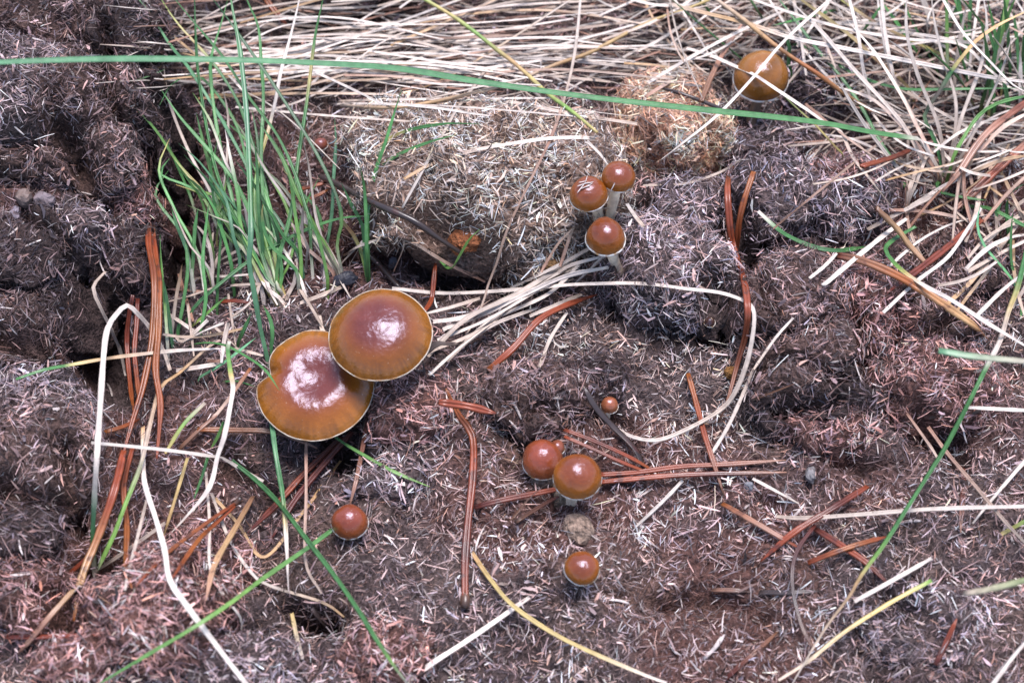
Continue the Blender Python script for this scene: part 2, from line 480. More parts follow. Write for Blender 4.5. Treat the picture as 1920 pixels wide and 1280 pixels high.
def clod(px, py, wpx, hpx, tall, kind, label, rot=0, dip=0, rough=1.0, seed=0, sink=-0.12, dens=1.0, spark=0.06, group=None):
    """a lump of dried dung: wpx, hpx outline in photograph pixels, tall in mm"""
    a = wpx * PX / 2
    b = hpx * PX / 2 / math.sin(PITCH) * 0.92
    c = tall * 1e-3 / 2
    nu = int(np.clip(wpx / 2.0, 44, 150)); nv = int(np.clip(wpx / 3.6, 24, 70))
    D, Fq = sphere_grid(nu, nv)
    V = np.sign(D) * np.abs(D) ** 0.85 * np.array((a, b, c))
    sd = np.array((seed * 3.1, seed * 1.7, seed * 0.9))
    m = math.sqrt(a * b)
    Q = V + sd
    warp = np.stack([fbm(Q + 11 * k, 0.9 / m, 2, 300 + seed + k) for k in range(3)], 1)
    V = V + warp * np.array((0.42 * m, 0.42 * m, 0.30 * c + 0.001))
    warp = np.stack([fbm(Q + 7 * k, 2.6 / m, 2, 340 + seed + k) for k in range(3)], 1)
    V = V + warp * np.array((0.14 * m, 0.14 * m, 0.10 * m))
    Q = V + sd
    out = unit(D / np.array((a, b, c)))
    disp = rough * (0.0026 * fbm(Q, 120, 3, 9 + seed, ridge=True) + 0.0014 * fbm(Q, 330, 3, 12 + seed, ridge=True))
    V = V + out * disp[:, None]
    M = Matrix.Rotation(R(rot), 3, 'Z') @ Matrix.Rotation(R(dip), 3, 'X')
    V = V @ np.array(M).T
    p = hit(px, py)
    base = Vector((p.x, p.y, p.z - c * sink))
    V[:, 2] -= crack_depth(V[:, 0] + base.x, V[:, 1] + base.y)
    cc = np.outer(np.ones(len(V)), SOIL[kind]) * (1 + 0.5 * fbm(Q, 120, 2, 70))[:, None]
    o = new_obj('dung_clod', make_mesh('dung_clod', V, Fq, cc), M_soil, base)
    tag(o, label, 'dung clod', group)
    T = np.concatenate([Fq[:, [0, 1, 2]], Fq[:, [0, 2, 3]]])
    area = 4 * math.pi * ((a * b) ** 1.6 / 3 + (a * c) ** 1.6 / 3 + (b * c) ** 1.6 / 3) ** (1 / 1.6)
    n = int(np.clip(area * 1.5e6 * dens, 400, 15000))
    top = lambda cen, nr: np.where(nr[:, 2] > -0.25, 1.0, 0.0) * np.where(cen[:, 2] > -0.35 * c, 1.0, 0.15) * np.exp(-crack_depth(cen[:, 0] + base.x, cen[:, 1] + base.y) / 0.004)
    ss = []
    P, Nn = tri_sample(V, T, n, top)
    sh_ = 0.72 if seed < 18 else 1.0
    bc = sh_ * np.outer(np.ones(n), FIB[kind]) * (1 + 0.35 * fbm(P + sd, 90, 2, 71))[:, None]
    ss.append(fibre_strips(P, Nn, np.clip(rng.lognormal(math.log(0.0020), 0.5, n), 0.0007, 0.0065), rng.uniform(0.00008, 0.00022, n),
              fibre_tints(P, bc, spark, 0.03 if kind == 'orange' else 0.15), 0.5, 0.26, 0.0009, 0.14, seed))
    n2 = n // 3
    P, Nn = tri_sample(V, T, n2, top)
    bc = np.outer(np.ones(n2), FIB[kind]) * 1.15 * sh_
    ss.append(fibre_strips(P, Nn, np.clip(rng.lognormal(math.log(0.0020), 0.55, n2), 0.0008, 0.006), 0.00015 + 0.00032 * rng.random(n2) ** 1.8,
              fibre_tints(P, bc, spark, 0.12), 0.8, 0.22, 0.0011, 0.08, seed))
    n3 = n // 20
    P, Nn = tri_sample(V, T, n3, top)
    ss.append(fibre_strips(P, Nn, rng.uniform(0.0014, 0.0040, n3), rng.uniform(0.0005, 0.0010, n3),
              fibre_tints(P, np.outer(np.ones(n3), FIB[kind]), spark * 0.4, 0.22), 0.6, 0.28, 0.0006, 0.25, seed))
    v, f, cl = join_sets(ss)
    new_obj('fibres', make_mesh('fibres', v, f, cl, False), M_fibre, parent=o)['kind'] = 'stuff'
    SURF.append((V + np.array(base), Fq))
    return o

CLODS = [
    # left heap
    (95, 60, 300, 150, 30, 'brown', 'dark brown dung clod at the far end of the tall heap', 8, 0),
    (20, 190, 240, 170, 30, 'grey', 'wide grey brown dung clod in the middle of the heap, flecked with pale straw', 0, 6),
    (130, 215, 210, 160, 26, 'brown', 'rounded brown dung clod split from its neighbour by a black crack', 20, 10),
    (258, 205, 105, 150, 24, 'dark', 'narrow dark fuzzy dung clod on the cracked edge of the heap beside the green tuft', 70, 0),
    (230, 95, 170, 120, 24, 'dark', 'dark shaggy dung clod above the black crack in the heap', 25, 0),
    (285, 300, 120, 90, 20, 'dark', 'small dark dung clod jutting from the heap into the grass blades', 10, 0),
    (195, 310, 150, 90, 22, 'brown', 'brown dung clod with pale straw flecks over the hollow holding pebbles', 15, 5),
    (60, 300, 190, 80, 18, 'brown', 'broad dung ledge roofing the dark hollow with the pebbles', -5, 0),
    (265, 395, 140, 110, 20, 'red', 'reddish ragged dung clod at the lower corner of the heap', -15, 0),
    (120, 440, 150, 90, 14, 'grey', 'grey crumbly dung clod just below the pebbles', 0, 0),
    (40, 480, 130, 110, 16, 'dark', 'blackish crumbly dung clod at the foot of the heap below the pebbles', 0, 0),
    (235, 500, 130, 110, 18, 'dark', 'dark dung clod behind the tall upright pine needles', 30, 0),
    (110, 590, 140, 130, 16, 'dark', 'dark damp dung clod beside the black hollow', 0, 0),
    (30, 640, 140, 120, 14, 'brown', 'brown dung clod under the green tip of the level straw', 0, 0),
    (70, 745, 190, 120, 12, 'grey', 'low grey dung clod below the green tip of the level straw', -10, 0),
    (60, 870, 210, 150, 13, 'brown', 'broad low brown dung clod beside the bent white straw', 0, 0),
    (70, 1120, 110, 120, 13, 'red', 'small reddish shaggy dung clod beside a black gap and a blunt needle', 60, 0),
    (30, 1000, 160, 110, 13, 'dark', 'dark dung clod above the small reddish shaggy clod', 0, 0),
    (290, 1160, 230, 170, 22, 'red', 'large round reddish dung ball under the long white kinked stalk', -15, 0),
    (150, 1250, 150, 80, 13, 'red', 'reddish brown dung clod below the round reddish ball', 10, 0),
    (400, 1060, 130, 100, 10, 'red', 'low reddish dung clod beside the tan curved needle', 0, 0),
    (420, 1235, 250, 110, 12, 'grey', 'grey brown dung clod crossed by the long white kinked stalk', 0, 0),
    # middle
    (910, 325, 500, 270, 20, 'tan', 'wide pale matted dung mound behind the mushrooms', 5, 0),
    (760, 260, 230, 130, 15, 'tan', 'pale shoulder of dung under the small curved green blades', 0, 0),
    (1000, 470, 200, 90, 14, 'tan', 'tan dung ledge overhanging the dark gap behind the straw bundle', 8, 0),
    (1262, 262, 185, 200, 24, 'orange', 'pale orange shredded dung clod below the long green blade', 70, 0),
    (1335, 250, 130, 60, 9, 'dark', 'dark tilted slab of dung between the orange clod and the tan mushroom', -38, 0),
    (1440, 290, 170, 75, 16, 'grey', 'flat grey dung slab above two hanging red needles', 5, 0),
    (1510, 385, 300, 120, 18, 'grey', 'large layered dung slab with a black gap above it', 4, 0),
    (1560, 355, 150, 50, 14, 'red', 'rusty flake of dung on top of the large layered slab', 6, 0),
    (1255, 500, 230, 170, 16, 'grey', 'rounded grey brown dung clod beside the cluster of three mushrooms', -10, 0),
    (1280, 400, 120, 90, 12, 'grey', 'small grey dung clod below the pale orange one', 0, 0),
    (1470, 560, 160, 130, 13, 'brown', 'brown dung clod beside the curved red needle and white straw', 20, 0),
    (1620, 620, 160, 150, 18, 'red', 'shaggy reddish dung clod standing over a black crack', -30, 0),
    (1520, 690, 200, 70, 13, 'brown', 'ragged tilted dung flake above another dark flake', 22, 0),
    (1530, 755, 210, 75, 13, 'dark', 'dark tilted dung flake with rusty edge', 14, 0),
    (1740, 720, 200, 150, 16, 'red', 'broad reddish dung clod beside the long green and straw blade', 10, 0),
    (1760, 590, 160, 90, 12, 'brown', 'brown dung clod under the thick orange brown stem', -25, 0),
    (1540, 810, 160, 60, 9, 'red', 'low rusty dung clod below the tilted flakes', 0, 0),
    (1800, 510, 130, 90, 12, 'brown', 'small brown dung clod at the edge of the straw tuft', 0, 0),
    (775, 760, 110, 110, 13, 'red', 'pinkish red dung clod to the side of the twin large mushrooms', 0, 0),
    (1010, 755, 190, 95, 13, 'brown', 'brown dung clod above the pair of small domed mushrooms', 8, 0),
    (1110, 720, 110, 70, 9, 'dark', 'dark dung crumb beside the tiny orange button', 0, 0),
    (720, 900, 110, 90, 10, 'grey', 'grey dung clod above the small lone button mushroom', 0, 0),
    (1530, 165, 130, 80, 15, 'grey', 'grey dung clod among straw beside the tan mushroom', 0, 0),
    (690, 25, 180, 70, 14, 'dark', 'dark dung clod behind the mat of pale straw', 0, 0),
    (390, 60, 140, 120, 10, 'dark', 'dark dung clod behind the upright green blades', 0, 0),
    (590, 1165, 170, 60, 10, 'dark', 'dark dung clod roofing a small burrow-like gap', -20, 0),
    (720, 1230, 150, 80, 8, 'red', 'low pinkish dung clod beside the green arching blade', 0, 0),
    (1740, 1180, 200, 110, 8, 'grey', 'low grey dung clod beside the yellowing straw fork', 0, 0),
]
for i, (px, py, wp, hp, tall, kind, label, rot, dip) in enumerate(CLODS):
    clod(px, py, wp, hp, tall, kind, label, rot, dip, seed=i, spark=0.10 if kind in ('tan', 'grey') else 0.05, **({'dens': 2.2, 'rough': 0.7, 'sink': -0.3} if kind == 'orange' else {}))
    if i in (7, 21, 24, 32):
        BVH = build_bvh()
BVH = build_bvh()

# ------------------------------------------------------------------ blades, stalks and needles
PAL = {'G': (0.058, 0.160, 0.046), 'D': (0.030, 0.090, 0.028), 'L': (0.15, 0.27, 0.06), 'B': (0.085, 0.20, 0.10), 'Y': (0.42, 0.31, 0.12),
       'W': (0.56, 0.475, 0.41), 'S': (0.41, 0.315, 0.25), 'T': (0.38, 0.23, 0.11), 'K': (0.035, 0.022, 0.019), 'U': (0.15, 0.072, 0.042),
       'R': (0.215, 0.046, 0.019), 'E': (0.085, 0.020, 0.014), 'O': (0.23, 0.070, 0.018), 'P': (0.31, 0.165, 0.115), 'Q': (0.055, 0.040, 0.038)}

def stops(spec):
    """'G Y.4 W.5 W' -> positions and colours"""
    tk = spec.split()
    pos, cs = [], []
    for k, s in enumerate(tk):
        p = float(s[1:]) if len(s) > 1 else (k / max(1, len(tk) - 1))
        pos.append(p); cs.append(PAL[s[0]])
    return np.array(pos), np.array(cs)

PROFILE = {
    'round': [(math.cos(a), math.sin(a)) for a in np.linspace(0, 2 * math.pi, 7)[:-1]],
    'groove': [(1, 0.05), (0.62, 0.55), (0.10, 0.42), (0.0, 0.05), (-0.10, 0.42), (-0.62, 0.55), (-1, 0.05), (-0.5, -0.62), (0.5, -0.62)],
    'fold': [(1, 0.32), (0.4, 0.08), (0.0, -0.12), (-0.4, 0.08), (-1, 0.32), (-0.55, -0.22), (0.0, -0.48), (0.55, -0.22)],
    'flat': [(1, 0.05), (0.5, 0.22), (-0.5, 0.22), (-1, 0.05), (-0.5, -0.15), (0.5, -0.15)],
}

def catmull(P, step):
    P = np.asarray(P, float)
    if len(P) == 2:
        n = max(4, int(np.linalg.norm(P[1] - P[0]) / step))
        t = np.linspace(0, 1, n + 1)[:, None]
        return P[0] * (1 - t) + P[1] * t
    E = np.vstack([2 * P[0] - P[1], P, 2 * P[-1] - P[-2]])
    out = []
    for i in range(1, len(E) - 2):
        n = max(2, int(np.linalg.norm(E[i + 1] - E[i]) / step))
        t = np.linspace(0, 1, n, endpoint=False)[:, None]
        a, b, c, d = E[i - 1], E[i], E[i + 1], E[i + 2]
        out.append(0.5 * (2 * b + (c - a) * t + (2 * a - 5 * b + 4 * c - d) * t ** 2 + (3 * b - a - 3 * c + d) * t ** 3))
    out.append(P[-1][None])
    return np.vstack(out)

def tube(path, rad, profile, cols, flat=1.0, twist=0.0, roll=0.0, wob=0.0):
    """sweep a profile along a path; rad per path point; ends closed by tiny tips"""
    n = len(path)
    tan = np.gradient(path, axis=0)
    tan = unit(tan)
    up = np.array((0, 0, 1.0))
    side = np.cross(tan, up)
    ln = np.linalg.norm(side, axis=1)
    side[ln < 0.15] = (1, 0, 0)
    side = unit(side)
    for i in range(1, n):
        if side[i] @ side[i - 1] < 0:
            side[i] = -side[i]
    nor = np.cross(side, tan)
    ang = roll + twist * np.linspace(0, 1, n)
    s2 = side * np.cos(ang)[:, None] + nor * np.sin(ang)[:, None]
    n2 = -side * np.sin(ang)[:, None] + nor * np.cos(ang)[:, None]
    pr = np.array(PROFILE[profile])
    k = len(pr)
    V = path[:, None, :] + rad[:, None, None] * (s2[:, None, :] * pr[None, :, 0, None] + n2[:, None, :] * pr[None, :, 1, None] * flat)
    V = V.reshape(-1, 3)
    C = np.repeat(cols, k, axis=0)
    F = []
    for i in range(n - 1):
        a = i * k + np.arange(k); b = i * k + (np.arange(k) + 1) % k
        F.append(np.stack([a, a + k, b + k, b], 1))
    # end caps: fans of quads degenerate-free -> small centre vertices as triangles doubled into quads
    F = np.concatenate(F)
    e0 = len(V); V = np.vstack([V, path[0][None], path[-1][None]])
    C = np.vstack([C, cols[:1], cols[-1:]])
    cap = []
    for j in range(0, k - 1, 2):
        cap.append((e0, j, (j + 1) % k, (j + 2) % k))
        o = (n - 1) * k
        cap.append((e0 + 1, o + (j + 2) % k, o + (j + 1) % k, o + j))
    return V, np.vstack([F, np.array(cap)]), C

NODE_MAT = {'grass': M_grass, 'straw': M_straw, 'needle': M_needle}
STY = {'grass': ('fold', 1.0), 'straw': ('fold', 1.0), 'needle': ('groove', 0.9), 'flat': ('flat', 0.7), 'stem': ('round', 0.9)}

def lay(pts, h, w, spec, style='straw', mat=None, taper=(0.75, 0.12), name='straw_stalk', label=None, cat=None, group=None,
        parent=None, zmode='clear', step=0.0018, push=True, rootsink=False, twist=None, jit=0.10):
    """build one stalk through photograph points lying h (mm; scalar or list) over what is below"""
    hs = np.array(h, float) if np.ndim(h) else np.array([h, h], float)
    m = len(pts)
    hh = np.interp(np.linspace(0, 1, m), np.linspace(0, 1, len(hs)), hs) * 1e-3
    if zmode == 'clear':
        zs = np.array([hit(px, py).z for px, py in pts])
        for _ in range(2):
            if m > 2: zs[1:-1] = np.maximum((zs[:-2] + 2 * zs[1:-1] + zs[2:]) / 4, zs[1:-1] - 0.0015)
        P = [pz(px, py, z + q + 0.0012) for (px, py), z, q in zip(pts, zs, hh)]
    else:                                   # heights over the root
        z0 = hit(*pts[0]).z
        P = [pz(px, py, z0 + q) for (px, py), q in zip(pts, hh)]
    path = catmull([tuple(p) for p in P], step)
    n = len(path)
    t = np.linspace(0, 1, n)
    r0 = w * PX / 2
    a, b = taper
    rad = r0 * np.minimum(1.0, np.minimum(a + (1 - a) * t / 0.15, b + (1 - b) * (1 - t) / 0.22))
    rad = rad * (1 + 0.08 * np.sin(t * rng.uniform(15, 40) + rng.uniform(0, 6)))
    if push:
        lo = int(n * 0.08) if rootsink else 0
        z = path[:, 2].copy()
        need = np.array([surf(x, y) for x, y in path[:, :2]]) + rad * 0.35
        lift_ = np.maximum(need - z, 0)
        k_ = max(3, int(0.012 / step)); kern = np.hanning(2 * k_ + 3)[1:-1]
        pad = np.pad(lift_, k_, mode='edge')
        env = np.array([(pad[i:i + 2 * k_ + 1] * kern).max() for i in range(n)])
        pad = np.pad(env, k_, mode='edge')
        env = np.convolve(pad, kern / kern.sum(), mode='valid')
        path[lo:, 2] = (z + env * 0.8)[lo:]
    if rootsink:
        path[0, 2] = surf(path[0, 0], path[0, 1]) - 0.003
    pos, cs = stops(spec)
    cc = np.stack([np.interp(t, pos, cs[:, q]) for q in range(3)], 1)
    cc = cc * np.exp(rng.normal(0, jit)) * (1 + 0.12 * fbm(path * 1.0, 260, 2, 7))[:, None]
    pr, fl = STY[style]
    V, F, C = tube(path, rad, pr, np.clip(cc, 0.01, 0.8), fl, rng.normal(0, 0.45) if twist is None else twist, rng.normal(0, 0.25))
    org = path[0].copy()
    if parent is not None:
        org = np.array(parent.location)
    mm = mat or (M_needle if style == 'needle' else M_grass if spec[0] in 'GDLB' or style == 'grass' else M_straw)
    o = new_obj(name, make_mesh(name, V - org, F, C), mm, (0, 0, 0) if parent is not None else org, parent)
    if label:
        tag(o, label, cat or 'dry stalk', group)
    return o

# ---- tufts: blades are parts of their plant
def tuft(name, px, py, label, group=None):
    p = hit(px, py)
    return tag(empty(name, p), label, 'grass tuft', group)

def blade(t, pts, hmax, w=9, spec='G', style='grass', taper=(0.8, 0.10), h0=1.0, curve=0.8, name='blade'):
    """pts run from the root up to the tip; hmax mm at the tip"""
    m = len(pts)
    hs = [h0 + (hmax - h0) * (k / (m - 1)) ** curve for k in range(m)]
    return lay(pts, hs, w * (0.82 if w < 12.5 else 1), spec, style, taper=taper, name=name, parent=t, zmode='root', rootsink=True, step=0.0024, jit=0.25)

T1 = tuft('grass_tuft', 528, 578, 'green fine-leaved grass tuft leaning over beside the dark heap')
for pts, hm, w_, sp in [
    ([(505, 690), (487, 610), (477, 553), (467, 492), (470, 430), (463, 235), (450, 100), (433, 0), (428, -60)], 42, 12, 'B B.3 G.4 B.6 G'),
    ([(530, 575), (520, 500), (545, 400), (560, 290), (575, 190), (590, 70), (605, 0), (612, -50)], 38, 9, 'L G.15 G.6 Y.72 G.8 G'),
    ([(530, 578), (505, 520), (483, 440), (480, 336), (504, 242), (517, 188), (527, 134), (547, 60), (561, 0), (566, -40)], 34, 9, 'W G.15 L.4 Y.52 W.6 W'),
    ([(528, 578), (500, 480), (470, 403), (437, 336), (380, 269), (336, 218), (302, 168)], 26, 9, 'Y G.2 G'),
    ([(524, 576), (500, 500), (478, 400), (453, 262), (420, 195), (380, 148), (356, 143), (322, 158), (299, 198)], 24, 7, 'Y G.2 G D'),
    ([(526, 577), (505, 450), (470, 330), (430, 250), (400, 200), (356, 134), (319, 94), (285, 40), (255, 0), (240, -40)], 34, 8, 'Y G.2 B.6 G'),
    ([(527, 578), (515, 480), (495, 380), (490, 285), (494, 185), (490, 118), (484, 50), (463, 0), (455, -40)], 36, 8, 'Y G.2 G'),
    ([(522, 577), (490, 500), (453, 430), (447, 370), (433, 302), (422, 242)], 22, 9, 'W L.2 G.7 W.93 W'),
    ([(520, 577), (480, 500), (437, 430), (403, 386), (356, 332), (319, 289)], 16, 9, 'W L.2 G.7 Y L'),
    ([(518, 578), (470, 470), (430, 385), (400, 300), (375, 160), (368, 80), (365, 0), (363, -40)], 36, 9, 'Y G.2 D'),
    ([(520, 577), (470, 480), (420, 378), (370, 360), (329, 346)], 12, 9, 'W G.3 L.8 Y'),
    ([(520, 575), (460, 480), (410, 420), (420, 363), (427, 314)], 16, 8, 'Y G.3 L.9 K'),
    ([(522, 575), (450, 470), (396, 346), (403, 285), (415, 237)], 20, 8, 'Y G.3 G.9 U'),
    ([(530, 578), (540, 500), (556, 440), (575, 380), (600, 330)], 14, 7, 'L G'),
    ([(526, 577), (500, 520), (470, 460), (440, 410), (400, 350), (345, 290)], 18, 8, 'W G.2 D'),
    ([(524, 577), (488, 520), (455, 440), (425, 330), (405, 230), (396, 155), (396, 107), (413, 50), (427, 0)], 32, 8, 'Y G.2 G'),
    ([(528, 577), (510, 470), (500, 360), (470, 260), (445, 190), (400, 120), (335, 47), (303, 0), (290, -30)], 34, 8, 'Y G.2 G.7 Y.8 L'),
    ([(532, 578), (522, 540), (505, 480), (492, 430), (480, 380)], 12, 10, 'W L.5 G'),
    ([(534, 578), (528, 520), (518, 450), (500, 370), (470, 300)], 16, 10, 'L G.2 G'),
    ([(524, 579), (505, 545), (480, 500), (455, 465), (430, 440)], 10, 10, 'W S.5 G'),
    ([(524, 578), (512, 530), (496, 470), (486, 410)], 10, 11, 'W W'), ([(536, 578), (520, 520), (508, 460), (500, 400)], 9, 10, 'S W'),
    ([(518, 578), (490, 540), (470, 500), (458, 470)], 8, 10, 'W S'), ([(540, 577), (552, 530), (556, 480), (550, 430)], 8, 9, 'S W'),
]:
    pts[0] = (pts[0][0] + rng.uniform(-45, 25), pts[0][1] + rng.uniform(-30, 6)) if len(pts) < 9 else pts[0]
    blade(T1, pts, hm, w_, sp)

for k in range(34):
    bx, by = rng.uniform(370, 620), rng.uniform(440, 580)
    dx, dy = rng.normal(-75, 55), rng.uniform(-330, -110)
    ex, ey = max(bx + dx, 318), by + dy
    kx, ky = rng.normal(0, 10), rng.normal(0, 8)
    blade(T1, [(bx, by), (bx + dx * 0.2 + 8, by + dy * 0.28), (bx + dx * 0.48 + kx, by + dy * 0.55 + ky), (bx + dx * 0.75 + kx, by + dy * 0.8), (ex, ey)], rng.uniform(8, 26), rng.uniform(6, 9),
          ['G', 'Y G.2 G', 'W L.2 G', 'D G', 'B', 'W S', 'W G.3 G.8 Y', 'W W L', 'L G'][rng.integers(0, 9)])
T2 = tuft('grass_tuft', 642, 520, 'sparse grass tuft rooted just behind the round large cap, with pale flat sheaths')
for pts, hm, w_, sp in [
    ([(642, 522), (625, 485), (605, 450), (584, 420), (554, 329), (520, 255), (470, 188), (420, 111), (370, 50), (329, 0), (310, -30)], 36, 9, 'W L.1 G.2 G'),
    ([(644, 522), (632, 460), (640, 400), (600, 300), (520, 170), (430, 40), (400, 0), (380, -30)], 38, 8, 'W L.1 D.2 D'),
    ([(640, 522), (610, 470), (588, 420), (560, 370), (530, 300), (480, 220)], 24, 10, 'W L.3 G'),
    ([(642, 524), (615, 480), (590, 440), (570, 420)], 8, 16, 'W W L'), ([(638, 524), (600, 470), (575, 420), (560, 380)], 8, 12, 'S W'),
    ([(648, 522), (600, 440), (560, 390), (520, 340), (470, 300)], 12, 8, 'W S.4 G'),
    ([(636, 524), (610, 495), (580, 470), (560, 440), (535, 400)], 9, 9, 'P S'),
]:
    blade(T2, pts, hm, w_, sp)

T3 = tuft('grass_tuft', 691, 528, 'small bright green seedling tuft growing in front of the pale mound')
for pts, hm, w_, sp in [
    ([(691, 530), (688, 430), (704, 336), (721, 279), (741, 208), (754, 166)], 42, 9, 'G'),
    ([(691, 530), (690, 440), (707, 336), (724, 285), (751, 259), (791, 242), (842, 232), (900, 233)], 36, 8, 'G G.5 Y.65 G.7 G'),
    ([(692, 530), (692, 440), (704, 353), (721, 329), (758, 296), (808, 269), (860, 252)], 32, 8, 'G'),
    ([(690, 530), (688, 470), (684, 363), (675, 312)], 30, 8, 'G'),
    ([(689, 530), (684, 470), (680, 423), (660, 386), (640, 343)], 18, 9, 'G D'),
    ([(690, 530), (680, 480), (662, 440), (645, 420), (634, 395)], 14, 9, 'L U.6 G'),
]:
    blade(T3, pts, hm, w_, sp, taper=(0.9, 0.08))

T4 = tuft('grass_tuft', 345, 622, 'loose grass tuft with yellowing bases below the dark heap, among pine needles')
for pts, hm, w_, sp in [
    ([(342, 620), (363, 578), (403, 540), (470, 487), (534, 450), (591, 425), (640, 411), (690, 408)], 16, 8, 'D G'),
    ([(346, 623), (386, 590), (425, 556)], 9, 9, 'Y L.5 G'),
    ([(366, 562), (359, 512), (349, 465), (332, 425), (322, 390)], 14, 9, 'W B.5 G'),
    ([(358, 560), (360, 520), (363, 475), (366, 425), (372, 390)], 16, 9, 'W G.4 G'),
    ([(373, 633), (386, 560), (380, 492), (386, 425), (392, 380)], 18, 8, 'G'),
    ([(406, 592), (410, 509), (416, 425), (420, 390)], 18, 8, 'G'),
    ([(316, 676), (314, 640), (309, 566), (302, 485), (300, 440)], 15, 9, 'W L.5 G'),
    ([(324, 655), (318, 600), (312, 560), (306, 520)], 12, 9, 'B G'),
    ([(320, 640), (330, 560), (338, 520), (342, 495)], 11, 8, 'W T'),
    ([(360, 716), (420, 680), (480, 633)], 10, 9, 'B B'),
    ([(442, 652), (454, 625), (472, 585)], 9, 8, 'D G'),
    ([(346, 650), (380, 643), (420, 647), (464, 670), (497, 694), (524, 732)], 26, 8, 'G'),
    ([(504, 676), (511, 633), (507, 600), (494, 573)], 9, 9, 'D G'),
    ([(406, 727), (423, 717), (447, 716), (480, 726)], 7, 8, 'G'),
    ([(176, 705), (168, 690), (175, 670), (180, 655)], 8, 7, 'G'),
    ([(330, 640), (345, 560), (352, 500), (346, 440)], 13, 8, 'G'),
]:
    blade(T4, pts, hm, w_, sp)

T5 = tuft('grass_tuft', 1770, 335, 'straw-coloured grass tuft with a few green blades spilling over the layered dung slab')
for pts, hm, w_, sp in [
    ([(1776, 335), (1780, 322), (1787, 296), (1804, 262), (1834, 218), (1868, 195), (1920, 181), (1960, 176)], 22, 9, 'L G'),
    ([(1768, 338), (1730, 300), (1690, 230), (1600, 130), (1540, 60), (1480, 0)], 24, 10, 'S W'),
    ([(1764, 338), (1745, 290), (1715, 230), (1690, 180), (1640, 100), (1590, 40)], 22, 11, 'P S W'),
    ([(1772, 336), (1790, 250), (1790, 180), (1765, 100), (1750, 30), (1745, -30)], 26, 9, 'S W'),
    ([(1774, 338), (1810, 280), (1850, 200), (1880, 130), (1900, 60)], 24, 9, 'S W'),
    ([(1780, 340), (1830, 290), (1880, 240), (1950, 200)], 18, 11, 'P S'),
    ([(1770, 338), (1755, 270), (1733, 218), (1760, 175), (1784, 134), (1807, 104), (1831, 77), (1868, 50), (1920, 24), (1950, 10)], 30, 10, 'D D.2 K.42 D.5 Y.56 T.65 T'),
    ([(1766, 336), (1757, 346), (1767, 362), (1817, 372), (1850, 376)], 6, 9, 'G'),
    ([(1790, 388), (1851, 390), (1920, 423), (1960, 440)], 8, 9, 'G'),
    ([(1790, 420), (1798, 350), (1830, 290), (1880, 240)], 14, 9, 'S T'),
    ([(1830, 420), (1812, 380), (1805, 330), (1825, 280), (1880, 235), (1925, 230)], 16, 9, 'S S'),
    ([(1762, 340), (1700, 330), (1640, 260), (1600, 200), (1560, 130)], 20, 9, 'W W'),
    ([(1764, 340), (1720, 318), (1660, 290), (1600, 262), (1530, 250)], 12, 8, 'S W'),
    ([(1778, 338), (1830, 320), (1880, 300), (1940, 290)], 14, 9, 'S T'),
    ([(1776, 338), (1800, 230), (1840, 120), (1850, 40), (1840, -20)], 28, 9, 'S W'),
    ([(1772, 338), (1760, 240), (1720, 140), (1700, 60), (1700, -20)], 28, 9, 'S W'),
    ([(1768, 338), (1710, 260), (1640, 190), (1560, 160)], 15, 10, 'P W'),
]:
    blade(T5, pts, hm, w_, sp, curve=0.75)

lay([(1770, 338), (1750, 302), (1727, 266), (1710, 260), (1636, 249), (1515, 228), (1280, 203), (1080, 180), (900, 155), (760, 132), (640, 122), (480, 115), (300, 112), (150, 113), (0, 118), (-60, 122)], [1, 8, 14, 18, 24, 30, 38, 44, 50, 56, 62, 68, 74, 80, 86, 90], 13, 'S W.06 G.1 B', 'grass', mat=M_grass, name='blade', parent=T5, zmode='root', rootsink=True, step=0.0024, taper=(0.8, 0.85), twist=0.0)
T6 = tuft('grass_tuft', 1900, 120, 'thick green grass tuft with broad fresh blades behind the straw-coloured tuft')
for k in range(30):
    bx = 1800 + rng.uniform(-60, 150); by = 150 + rng.uniform(-40, 90)
    dx = rng.uniform(-110, 60); ln = rng.uniform(110, 240)
    sp = ['G', 'G', 'D G', 'Y G.3 G', 'W W', 'S W', 'W L.5 G'][rng.integers(0, 7)]
    blade(T6, [(bx, by), (bx + dx * 0.25, by - ln * 0.4), (bx + dx * 0.65, by - ln * 0.75), (bx + dx, by - ln)], rng.uniform(16, 36), rng.uniform(9, 13), sp)
T7 = tuft('grass_tuft', 1890, 640, 'small tuft of curled green blades at the edge of the straw under the white stalk')
for pts, hm, w_, sp in [
    ([(1920, 600), (1905, 539), (1885, 509), (1844, 459), (1832, 420), (1838, 385)], 18, 9, 'G B'),
    ([(1915, 545), (1897, 500), (1895, 440), (1900, 390)], 16, 9, 'G'),
    ([(1900, 560), (1912, 520), (1930, 480)], 12, 9, 'G'),
    ([(1885, 440), (1868, 420), (1878, 375), (1920, 345)], 14, 9, 'G B'),
    ([(1895, 470), (1888, 400), (1890, 372)], 12, 10, 'G'),
]:
    blade(T7, pts, hm, w_, sp)
T8 = tuft('grass_tuft', 1560, 60, 'green blades sprouting through the straw mat behind the tan mushroom')
